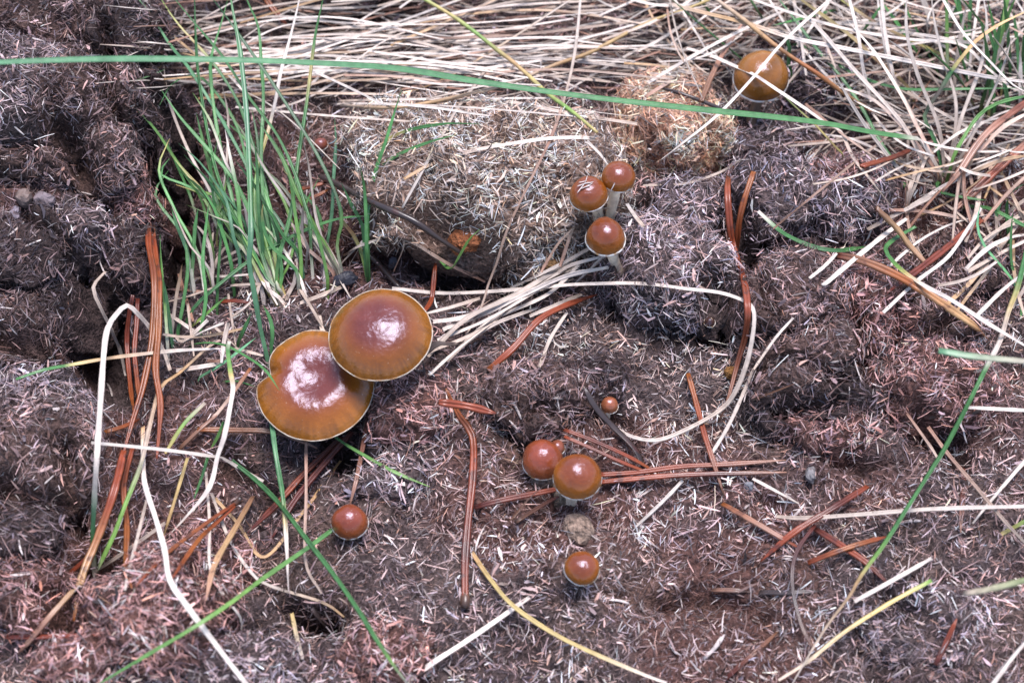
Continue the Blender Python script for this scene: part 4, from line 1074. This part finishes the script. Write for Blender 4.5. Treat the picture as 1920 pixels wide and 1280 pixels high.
needle([(1528, 984), (1495, 1031), (1485, 1078), (1492, 1135), (1515, 1199), (1565, 1256)], [3, 4, 4, 3, 3, 1], 8, 'E Q U', 'thin dark needle bowed like a bracket')
needle([(1424, 1110), (1480, 1111), (1542, 1108)], [0, 1, 0], 13, 'Q Q', 'grey dead needle half buried beside the bowed dark one')
needle([(1335, 1106), (1370, 1106), (1400, 1108)], [0, 1, 0], 11, 'P Q', 'faded needle end in line with the grey dead one')
needle([(1361, 1273), (1414, 1226), (1458, 1186)], [0, 1, 1], 9, 'E U', 'dull needle half buried below the grey dead one')
needle([(1754, 1246), (1774, 1203), (1794, 1159)], [0, 1, 1], 10, 'E R', 'dull red needle sunk in the low grey clod')
needle([(1802, 887), (1801, 951), (1800, 1001)], [1, 1, 0], 10, 'R E P', 'faded needle standing under the long level white straw')
needle([(1643, 390), (1683, 430), (1707, 462), (1752, 511)], [4, 6, 6, 4], 16, 'U T P', 'broad split tan needle beside the kinked green blade')
needle([(1840, 412), (1824, 425), (1744, 489), (1663, 549)], [3, 6, 6, 2], 14, 'R E', 'dark red needle under the slim white straw')
needle([(1940, 255), (1861, 326), (1784, 400)], [8, 8, 6], 17, 'P R P', 'broad reddish needle lying across the straw tuft')
needle([(1940, 180), (1851, 249), (1800, 320), (1767, 360)], [12, 12, 10, 8], 15, 'R P P', 'pinkish brown needle leaning on the straw tuft')
needle([(1616, 312), (1683, 292), (1723, 272)], [4, 6, 6], 14, 'R E', 'red needle at the root of the straw tuft')
needle([(490, -15), (510, 15), (537, 46)], [6, 5, 3], 12, 'O R', 'red needle above the straw mat behind the green blades')
needle([(453, 104), (480, 92), (510, 80)], [4, 5, 4], 11, 'R E', 'short dark red needle behind the green blades')
needle([(534, 363), (575, 352), (620, 340)], [2, 3, 2], 10, 'O R', 'orange needle lying beside the seedling tuft')
needle([(545, 392), (580, 375), (622, 352)], [2, 3, 2], 9, 'R O', 'red needle lying under the orange one by the seedling tuft')
needle([(413, 566), (440, 564), (472, 568)], [2, 3, 2], 10, 'R E', 'red needle end at the root of the green tuft')
needle([(795, 585), (810, 570), (822, 555)], [2, 3, 3], 11, 'R R', 'red needle stub against the round large cap')
needle([(1315, 190), (1340, 130), (1380, 60), (1398, 40)], [5, 8, 10, 10], 12, 'U P', 'brown stalk-like needle leaning behind the tan mushroom')
needle([(1569, 479), (1616, 489), (1666, 509), (1717, 536), (1767, 569), (1817, 606), (1853, 642)], [4, 8, 8, 8, 7, 5, 2], 18, 'E U.1 O.4 T.7 O', 'thick orange brown grass stem tapering over the brown clods', taper=(0.9, 0.12))
# dead twigs
for pts, h, w_, lb in [
    ([(600, 330), (640, 349), (707, 383), (774, 413), (825, 448), (870, 477)], [2, 4, 5, 7, 6, 4], 13, 'dark dead twig sloping from the seedling tuft to the orange flake'),
    ([(660, 445), (674, 462), (707, 492), (750, 540)], [3, 4, 4, 4], 12, 'short dark twig ending behind the round large cap'),
    ([(1380, 215), (1290, 180), (1240, 165)], [8, 6, 4], 8, 'thin dark twig above the pale orange clod'),
    ([(560, 65), (640, 70), (720, 78), (790, 90)], [4, 5, 5, 4], 14, 'dark twig under the level mat of straw')]:
    lay(pts, h, w_, 'Q K', 'stem', mat=M_needle, name='dead_twig', label=lb, cat='twig', taper=(0.8, 0.6))

# ------------------------------------------------------------------ mushrooms
def lathe(prof, nphi, radf, C, axis_n, colf, zf=None):
    """prof list of (r, z); returns V, F, tint; radf(phi) scales r"""
    ph = np.linspace(0, 2 * np.pi, nphi, endpoint=False)
    n = Vector(axis_n).normalized()
    q = Vector((0, 0, 1)).rotation_difference(n).to_matrix()
    Mx = np.array(q)
    rows, cs = [], []
    for k, (r, z) in enumerate(prof):
        rr = r * radf(ph, r)
        zz = np.full(nphi, z) + (zf(ph, k / (len(prof) - 1)) if zf else 0)
        rows.append(np.stack([rr * np.cos(ph), rr * np.sin(ph), zz], 1))
        cs.append(colf(ph, k / (len(prof) - 1)))
    V = np.concatenate(rows) @ Mx.T + np.array(C)
    F = []
    for j in range(len(prof) - 1):
        a = j * nphi + np.arange(nphi); b = j * nphi + (np.arange(nphi) + 1) % nphi
        F.append(np.stack([a, a + nphi, b + nphi, b], 1))
    return V, np.concatenate(F), np.clip(np.concatenate(cs), 0.005, 0.8)

def ringnoise(ph, freq, seed):
    return vnoise(np.stack([np.cos(ph) * freq, np.sin(ph) * freq, np.full(len(ph), seed * 3.3)], 1), seed)

def mushroom(px, py, wpx, height, label, style='dome', tilt=(0, 0), stem_w=16, foot=None, ctr=(0.165, 0.040, 0.010), mid=(0.215, 0.058, 0.008), edge=(0.27, 0.090, 0.012),
             seed=0, rimw=1.0, stemcol=(0.74, 0.60, 0.45), group=None, name='mushroom', dome=0.95, open_=1.72):
    """px, py: middle of the cap in the photograph; height mm of the cap's middle over the ground"""
    Rr = wpx * PX / 2
    g = hit(px, py)
    # foot: ground point under the cap (or the given pixel)
    c0 = pz(px, py, g.z + height * 1e-3)
    for _ in range(6):
        c0 = pz(px, py, 0.5 * c0.z + 0.5 * (surf(c0.x, c0.y) + height * 1e-3))
    Cc = c0
    ax = Vector((tilt[0], tilt[1], 1)).normalized()
    if foot:
        ft = hit(*foot)
    else:
        ft = Vector((Cc.x - ax.x * height * 2e-4, Cc.y - ax.y * height * 2e-4, 0)); ft.z = surf(ft.x, ft.y)
    root = tag(empty(name, ft), label, 'mushroom', group)
    ft_in = Vector((ft.x, ft.y, ft.z - 0.003))
    nph = 160 if wpx > 150 else 72
    s_ = seed
    if style == 'dome':
        th = np.linspace(0.0, open_, 26)
        prof = [(max(1e-5, Rr * math.sin(t) ** 0.96), Rr * dome * math.cos(t)) for t in th]
        mid_off = Rr * dome * 0.32
        radf = lambda ph, r: 1 + 0.035 * ringnoise(ph, 1.1, s_ + 3)
        zf = None
        und = [(prof[-1][0] * 0.99, prof[-1][1] - 0.00015), (prof[-1][0] * 0.93, prof[-1][1] - 0.0001), (prof[-1][0] * 0.55, prof[-1][1] + Rr * 0.25), (stem_w * PX * 0.35, prof[-1][1] + Rr * 0.3)]
    else:
        ts = np.linspace(0, 1, 40)
        H = Rr * (0.44 if style == 'broad' else 0.32)
        prof = []
        for t in ts:
            r = Rr * t ** 0.85
            tt = r / Rr
            z = H * (1 - tt ** 3.0) - (0.05 * Rr * tt ** 12)
            if style == 'broad':
                z += 0.035 * Rr * math.exp(-(tt / 0.26) ** 2)
            else:
                z += 0.02 * Rr * math.exp(-(tt / 0.13) ** 2) - 0.15 * Rr * math.exp(-(tt / 0.36) ** 2)
            prof.append((max(1e-5, r), z))
        mid_off = H * 0.55
        if style == 'notched':
            def radf(ph, r):
                k = r / Rr
                d = np.angle(np.exp(1j * (ph - 2.86)))
                notch = 0.17 * np.exp(-np.abs(d / 0.20) ** 1.5) * smooth(0.35, 1.0, k)
                d2 = np.angle(np.exp(1j * (ph - 0.75)))
                flat = 0.10 * np.exp(-(d2 / 0.55) ** 2) * k
                wave = 0.022 * ringnoise(ph, 1.5, s_) * k + 0.010 * ringnoise(ph, 6, s_ + 1) * k ** 3
                d3 = np.angle(np.exp(1j * (ph + 2.2)))
                return 1 - notch - flat + wave + 0.03 * np.exp(-(d3 / 0.7) ** 2) * k
            def zf(ph, k):
                d = np.angle(np.exp(1j * (ph - 2.86)))
                return (-0.10 * np.exp(-(d / 0.20) ** 2) * smooth(0.3, 0.9, np.full(len(ph), k)) + 0.030 * ringnoise(ph, 1.4, s_ + 5) * k ** 2
                        + 0.012 * ringnoise(ph, 3.5, s_ + 8) * k) * Rr
        else:
            radf = lambda ph, r: 1 + (0.016 * ringnoise(ph, 1.2, s_) + 0.006 * ringnoise(ph, 5, s_ + 1)) * (r / Rr) ** 2
            zf = lambda ph, k: Rr * (0.020 * ringnoise(ph, 1.2, s_ + 5) * k ** 2 + 0.006 * ringnoise(ph, 4, s_ + 8) * k)
        und = [(prof[-1][0] * 0.997, prof[-1][1] - 0.00025), (prof[-1][0] * 0.95, prof[-1][1] - 0.0001), (prof[-1][0] * 0.5, prof[-1][1] + H * 0.35), (stem_w * PX * 0.4, prof[-1][1] + H * 0.4)]
    ctr, mid, edge = map(np.array, (ctr, mid, edge))
    def colf(ph, k):
        a = float(smooth(0.25, 0.72, np.array([k]))[0]); b = float(smooth(0.45, 0.98, np.array([k]))[0])
        c = (ctr * (1 - a) + mid * a) * (1 - b) + edge * b
        c = np.outer(np.ones(len(ph)), c) * (1 + 0.10 * ringnoise(ph, 2.0 + k, s_ + 11))[:, None]
        if style != 'dome':
            st = ringnoise(ph, 22, s_ + 2) * 0.30 * smooth(0.62, 0.92, np.array([k]))[0]
            c = c * (1 + st)[:, None]
        return c
    # the cap's visual middle sits at the given pixel, so the rim plane hangs below it
    org = Vector(ft)
    Lc = Cc - ax * mid_off - org
    V, F, C = lathe(prof, nph, radf, Lc, ax, colf, zf)
    if style == 'dome':
        V = V + unit(V - np.array(Lc)) * (Rr * (0.05 * fbm(V, 0.9 / Rr, 2, 60 + s_) + 0.012 * fbm(V, 5 / Rr, 2, 61 + s_)) * smooth(1.0, 0.75, np.repeat(np.linspace(0, 1, len(prof)), nph)))[:, None]
    if style != 'dome':
        kk = np.repeat(np.linspace(0, 1, len(prof)), nph)
        wr = 0.010 * fbm(V, 330, 3, 80 + s_) + 0.016 * fbm(V, 110, 2, 81 + s_)
        V = V + np.array(ax) * (Rr * wr * (1 - smooth(0.4, 0.9, kk)))[:, None]
    cap = new_obj('cap', make_mesh('cap', V, F, C), M_cap, parent=root)
    # pale margin: a thin rolled edge
    pr, pzv = prof[-1]
    e = 0.00015 * rimw * (1.0 if wpx > 150 else 1.1)
    rim = [(pr - e * 0.6, pzv + e * 1.0), (pr + e * 0.55, pzv + e * 0.7), (pr + e * 0.75, pzv), (pr + e * 0.3, pzv - e * 0.8), (pr - e * 0.9, pzv - e * 0.7)]
    if style == 'dome':
        tr = open_ - 0.055 * rimw
        rim = [(Rr * math.sin(tr) ** 0.96 + e * 0.1, Rr * dome * math.cos(tr)), (Rr * math.sin(tr + 0.03) ** 0.96 + e * 0.8, Rr * dome * math.cos(tr + 0.03)), (pr + e * 1.0, pzv), (pr + e * 0.2, pzv - e * 1.2), (pr - e * 2.0, pzv - e * 0.6)]
    rz = (lambda ph, k: zf(ph, 1.0) + 0.3 * e * ringnoise(ph, 14, s_ + 30)) if zf else (lambda ph, k: 0.35 * e * ringnoise(ph, 8, s_ + 30))
    def rc(ph, k):
        q = smooth(-0.35, 0.35, ringnoise(ph, 7, s_ + 31) + 0.25)[:, None]
        return (np.array((0.70, 0.64, 0.58)) if style == 'dome' else np.array((0.54, 0.46, 0.37))) * q + np.array((0.34, 0.18, 0.07)) * (1 - q)
    rf = (lambda ph, r: radf(ph, np.array(pr))) if style != 'dome' else radf
    V, F, C = lathe(rim, nph, rf, Lc, ax, rc, rz)
    new_obj('margin', make_mesh('margin', V, F, C), M_rim, parent=cap)
    gz = (lambda ph, k: zf(ph, 1.0) * (1 - k) + 0.0) if zf else None
    gc = lambda ph, k: np.outer(1 + 0.3 * np.sign(np.sin(ph * nph / 4)), (0.20, 0.13, 0.10))
    V, F, C = lathe(und, nph, rf, Lc, ax, gc, gz)
    new_obj('gills', make_mesh('gills', V, F[:, ::-1], C), M_stem, parent=cap)
    # stem
    top = Cc - ax * mid_off + ax * (und[-1][1] + 0.0008)
    mid_ = (top + ft_in) / 2 + Vector((rng.normal(0, 0.0004), rng.normal(0, 0.0004), 0)) + (ax * 0.0015 if foot else Vector((0, 0, 0)))
    path = catmull([tuple(ft_in - org), tuple(mid_ - org), tuple(top - org)], 0.0009)
    n = len(path); t = np.linspace(0, 1, n)
    rad = stem_w * PX / 2 * (1.12 - 0.2 * t + 0.05 * np.sin(t * 14))
    PROFILE['stem12'] = [(math.cos(a), math.sin(a)) for a in np.linspace(0, 2 * math.pi, 15)[:-1]]
    tan = unit(np.gradient(path, axis=0))
    cc = np.outer(np.ones(n), stemcol) * (0.8 + 0.3 * t)[:, None]
    V, F, C = tube(path, rad, 'stem12', cc, 1.0)
    C = C * (1 + 0.25 * fbm(V * np.array((1, 1, 0.3)), 1400, 2, 55))[:, None]
    new_obj('stem', make_mesh('stem', V, F, np.clip(C, 0, 0.8)), M_stem, parent=root)
    SURF.append((np.array([v for v in V * 0]) if False else np.array(cap.data.vertices.foreach_get if False else [tuple(v.co + root.location) for v in cap.data.vertices]), np.array([tuple(p.vertices) for p in cap.data.polygons])))
    return root

big = dict(ctr=(0.120, 0.028, 0.016), mid=(0.215, 0.058, 0.007), edge=(0.27, 0.092, 0.008))
mushroom(590, 710, 212, 15, 'large flat mushroom cap with a notched edge, tucked under its round neighbour', 'notched', (-0.03, -0.13), 26, (600, 745), seed=4, **big)
mushroom(710, 614, 183, 24, 'large round glossy mushroom cap with a purplish brown centre overlapping the notched one', 'broad', (-0.05, -0.07), 26, (690, 700), seed=9, **dict(big, mid=(0.185, 0.052, 0.007), edge=(0.225, 0.078, 0.008)))
mushroom(1103, 359, 71, 16, 'small domed mushroom with straw splinters stuck on its cap, one of three', 'dome', (-0.10, 0.02), 20, (1128, 418), seed=11, dome=0.92)
mushroom(1161, 327, 61, 18, 'rear and smallest mushroom of the three, on a tall pale stem', 'dome', (0.08, 0.0), 19, (1140, 412), seed=12, dome=0.95)
mushroom(1136, 439, 72, 14, 'domed mushroom with a bright white rim, lowest of the three', 'dome', (-0.04, -0.02), 19, (1165, 508), seed=13, dome=1.05, rimw=1.8)
mushroom(1428, 136, 106, 18, 'tan domed mushroom standing under crossed straw stalks', 'dome', (-0.02, -0.06), 20, (1404, 232), ctr=(0.25, 0.095, 0.014), mid=(0.23, 0.083, 0.009), edge=(0.21, 0.075, 0.010), seed=14, dome=0.98, rimw=1.5, stemcol=(0.17, 0.11, 0.075))
mushroom(1017, 857, 73, 9, 'smaller redder mushroom of the touching domed pair', 'dome', (-0.05, 0.0), 18, (1035, 900), ctr=(0.21, 0.048, 0.02), mid=(0.23, 0.055, 0.018), edge=(0.24, 0.065, 0.02), seed=15, dome=1.08)
mushroom(1083, 888, 83, 13, 'larger orange brown mushroom of the touching domed pair', 'dome', (0.02, -0.03), 20, (1068, 938), mid=(0.23, 0.066, 0.008), edge=(0.28, 0.096, 0.010), seed=16, dome=0.98)
mushroom(655, 974, 63, 7, 'lone round reddish button mushroom at the end of the straight green stem', 'dome', (-0.02, 0.0), 16, None, ctr=(0.20, 0.046, 0.02), mid=(0.22, 0.052, 0.015), edge=(0.24, 0.065, 0.017), seed=17, dome=1.05)
mushroom(1092, 1061, 60, 7, 'lone button mushroom on the open chopped straw', 'dome', (0.03, -0.05), 16, None, mid=(0.235, 0.066, 0.008), edge=(0.28, 0.095, 0.010), seed=18, dome=0.85)
mushroom(1143, 757, 31, 3.2, 'tiny orange button beside a dark leaf shred', 'dome', (0, 0), 11, None, ctr=(0.28, 0.09, 0.04), mid=(0.28, 0.09, 0.04), edge=(0.28, 0.10, 0.04), seed=19, dome=1.2)
mushroom(1045, 836, 28, 3, 'tiny half hidden button behind the redder domed mushroom', 'dome', (0, 0), 11, None, ctr=(0.22, 0.07, 0.04), mid=(0.22, 0.07, 0.04), edge=(0.22, 0.08, 0.04), seed=20)
mushroom(601, 268, 27, 4, 'tiny reddish button among straw beside the pale mound', 'dome', (0, 0), 10, None, ctr=(0.2, 0.06, 0.035), mid=(0.2, 0.06, 0.035), edge=(0.2, 0.06, 0.035), seed=21)
mushroom(1331, 602, 20, 3, 'tiny dark button in the hollow beside the rounded grey clod', 'dome', (0, 0), 9, None, ctr=(0.06, 0.03, 0.025), mid=(0.06, 0.03, 0.025), edge=(0.06, 0.03, 0.025), seed=22)
BVH_GROUND = BVH
BVH = build_bvh()

# ------------------------------------------------------------------ single straw chips lying loose
chip_meshes = []
for k in range(8):
    ln = [0.0030, 0.0036, 0.0042, 0.0050, 0.0026, 0.0032, 0.0060, 0.0046][k]
    wd = [0.00034, 0.0004, 0.00032, 0.00042, 0.00046, 0.00028, 0.0004, 0.0006][k]
    t = np.linspace(-0.5, 0.5, 6)
    path = np.stack([t * ln, 0.06 * ln * (0.25 - t * t) * rng.normal(0, 2) + 0 * t, 0.10 * ln * (0.25 - t * t)], 1)
    rad = wd / 2 * np.array([0.6, 1, 1.05, 1, 0.95, 0.4])
    cc = np.outer(1 + 0.15 * rng.normal(0, 1, 6), np.array((0.58, 0.49, 0.45)) * [1, 0.75, 0.9, 1.05, 0.65, 0.8, 1.0, 0.85][k])
    V, F, C = tube(path, rad, 'flat', np.clip(cc, 0.1, 0.8), 0.7)
    m_ = make_mesh('straw_chip', V, F, C); m_.materials.append(M_straw)
    chip_meshes.append(m_)

def chip(px, py, an=None, size=1.0, k=None, label=None, group=None, lift=0.0002):
    d = ray(px, py)
    r = BVH.ray_cast(CAM, d)
    if not r[0]: return None
    p, nn = r[0], r[1]
    if nn.z < 0: nn = -nn
    o = bpy.data.objects.new('straw_chip', chip_meshes[rng.integers(0, 8) if k is None else k])
    link(o)
    q = Vector((0, 0, 1)).rotation_difference((nn + Vector((0, 0, 0.6))).normalized())
    an = rng.uniform(0, math.pi) if an is None else an
    M = Matrix.Translation(p + nn * lift) @ q.to_matrix().to_4x4() @ Matrix.Rotation(an, 4, 'Z') @ Matrix.Rotation(rng.normal(0, 0.12), 4, 'Y') @ Matrix.Scale(size, 4)
    o.matrix_world = M
    tag(o, label or 'pale chopped straw chip lying loose on the brown dung', 'straw chip', group or 'loose straw chips on the dung')
    return o

for k in range(230):
    while True:
        px, py = rng.uniform(640, 1910), rng.uniform(560, 1275)
        if not ((px < 830 and py < 840)): break
    if k % 5 == 0:
        px, py = rng.uniform(5, 320), rng.uniform(20, 1270)
    if (hit(px, py) - (BVH_GROUND.ray_cast(CAM, ray(px, py))[0] or CAM)).length > 0.0004: continue
    chip(px, py, size=rng.uniform(0.6, 1.25))
for (px, py, a, s) in [(1338, 1210, 0.9, 1.6), (1335, 1213, 0.9, 1.5)]:
    chip(px, py, a, s, 7)
for (px, py, a, s) in [(1094, 347, 0.3, 0.9), (1100, 350, 0.5, 0.8), (1090, 354, 0.9, 0.6), (1106, 344, 0.2, 0.7), (1099, 338, 1.3, 0.6), (1093, 342, 0.0, 0.7), (1098, 352, 0.25, 0.7)]:
    chip(px, py, a, s, label='straw splinter stuck on the cap of one of three small mushrooms', group='straw splinters stuck on the cap of a small mushroom', lift=0.0003)
for (px, py, a, s) in [(1080, 846, 0.1, 0.9), (1074, 843, 2.6, 0.8), (1087, 843, -0.4, 0.8), (1072, 833, 1.5, 0.7), (1092, 847, 0.6, 0.6)]:
    chip(px, py, a, s, label='white straw splinter at the back edge of the larger domed cap', group='straw splinters at the back of the larger domed cap', lift=0.0004)
chip(1150, 348, 1.0, 0.7, 2, 'straw splinter stuck to the rim of the rear small mushroom', 'splinter on the rear small mushroom')

# ------------------------------------------------------------------ pebbles, crumbs and flakes
def lump(name, px, py, w_, h_, tall, colr, label, cat, seed, mat=None, rot=0, facet=0.25):
    D, Fq = sphere_grid(16, 9)
    V = np.sign(D) * np.abs(D) ** 0.8 * np.array((w_ * PX / 2, h_ * PX / 2 / math.sin(PITCH), tall * 5e-4))
    m = w_ * PX / 2
    V = V * (1 + facet * 1.3 * fbm(V + seed, 1.1 / m, 2, seed) + 0.22 * fbm(V + seed, 3.2 / m, 2, seed + 5, ridge=True))[:, None]
    V = V @ np.array(Matrix.Rotation(R(rot), 3, 'Z')).T
    C = np.outer(1 + 0.2 * fbm(V, 900, 2, seed), colr)
    p = hit(px, py)
    o = new_obj(name, make_mesh(name, V, Fq, np.clip(C * 0.75, 0.01, 0.8), False), mat or M_stone, (p.x, p.y, p.z + tall * 3.5e-4))
    return tag(o, label, cat)
lump('pebble', 86, 383, 36, 22, 4, (0.22, 0.17, 0.18), 'flat grey pebble in the hollow of the heap', 'pebble', 1, rot=-10)
lump('pebble', 31, 409, 20, 24, 4, (0.30, 0.25, 0.29), 'small lilac grey pebble in the hollow of the heap', 'pebble', 2)
lump('pebble', 47, 378, 28, 24, 4, (0.20, 0.14, 0.12), 'brown pebble between the grey and the lilac one', 'pebble', 3)
lump('pebble', 1518, 893, 16, 24, 3, (0.26, 0.24, 0.24), 'tiny grey pebble near the purple brown needles', 'pebble', 4)
lump('pebble', 1403, 916, 16, 14, 3, (0.22, 0.22, 0.24), 'tiny dark grey pebble below the purple brown needles', 'pebble', 5)
lump('mud_crumb', 1085, 1000, 46, 46, 6, (0.36, 0.25, 0.19), 'beige mud crumb above the lone button on open straw', 'crumb', 6, M_soil, 20)
lump('mud_crumb', 1058, 935, 40, 34, 5, (0.28, 0.20, 0.14), 'beige crumb at the foot of the larger domed mushroom', 'crumb', 7, M_soil)
lump('mud_crumb', 1018, 905, 40, 24, 5, (0.26, 0.19, 0.15), 'pale crumb at the foot of the redder domed mushroom', 'crumb', 8, M_soil)
lump('bark_flake', 648, 536, 44, 24, 5, (0.030, 0.030, 0.042), 'shiny blue black flake behind the round large cap', 'flake', 9, M_stone, 25)
lump('bark_flake', 870, 462, 54, 40, 6, (0.34, 0.12, 0.05), 'orange bark flake at the end of the dark twig', 'flake', 10, M_soil, 30, 0.4)
lump('bark_flake', 1035, 505, 26, 18, 4, (0.36, 0.20, 0.09), 'small orange flake under the tan dung ledge', 'flake', 11, M_soil)
lump('bark_flake', 1368, 703, 18, 16, 3, (0.34, 0.16, 0.05), 'tiny orange flake inside the bend of the arching stalk', 'flake', 12, M_soil)
lump('bark_flake', 740, 500, 24, 22, 3, (0.30, 0.28, 0.32), 'small pale grey flake beside the short dark twig', 'flake', 13, M_stone)
# dark leaf shreds
def shred(pts, w_, spec, label, h):
    lay(pts, h, w_, spec, 'flat', name='leaf_shred', label=label, cat='leaf shred', taper=(0.5, 0.15), mat=M_needle, twist=0.9)
shred([(1096, 728), (1118, 765), (1150, 800), (1193, 845), (1212, 900)], 13, 'Q K K', 'dark withered leaf shred lying beside the tiny orange button', [2, 3, 3, 3, 2])
shred([(870, 640), (825, 672), (800, 705)], 12, 'Q Q', 'grey black shred at the end of the straw bundle', [1, 2, 1])
shred([(585, 1140), (605, 1165), (622, 1190)], 15, 'Q K', 'glossy black shred in the burrow-like gap', [1, 2, 1])
shred([(1410, 750), (1450, 735), (1500, 715)], 10, 'K U', 'dark shred of dung fibre beside the arching stalk', [1, 2, 2])
shred([(955, 980), (990, 955), (1040, 935)], 8, 'U Q', 'narrow dark shred below the level red needle', [1, 1, 1])
print('tris', sum(len(p.data.polygons) * 2 for p in bpy.data.objects if p.type == 'MESH'), 'objects', len(bpy.data.objects))
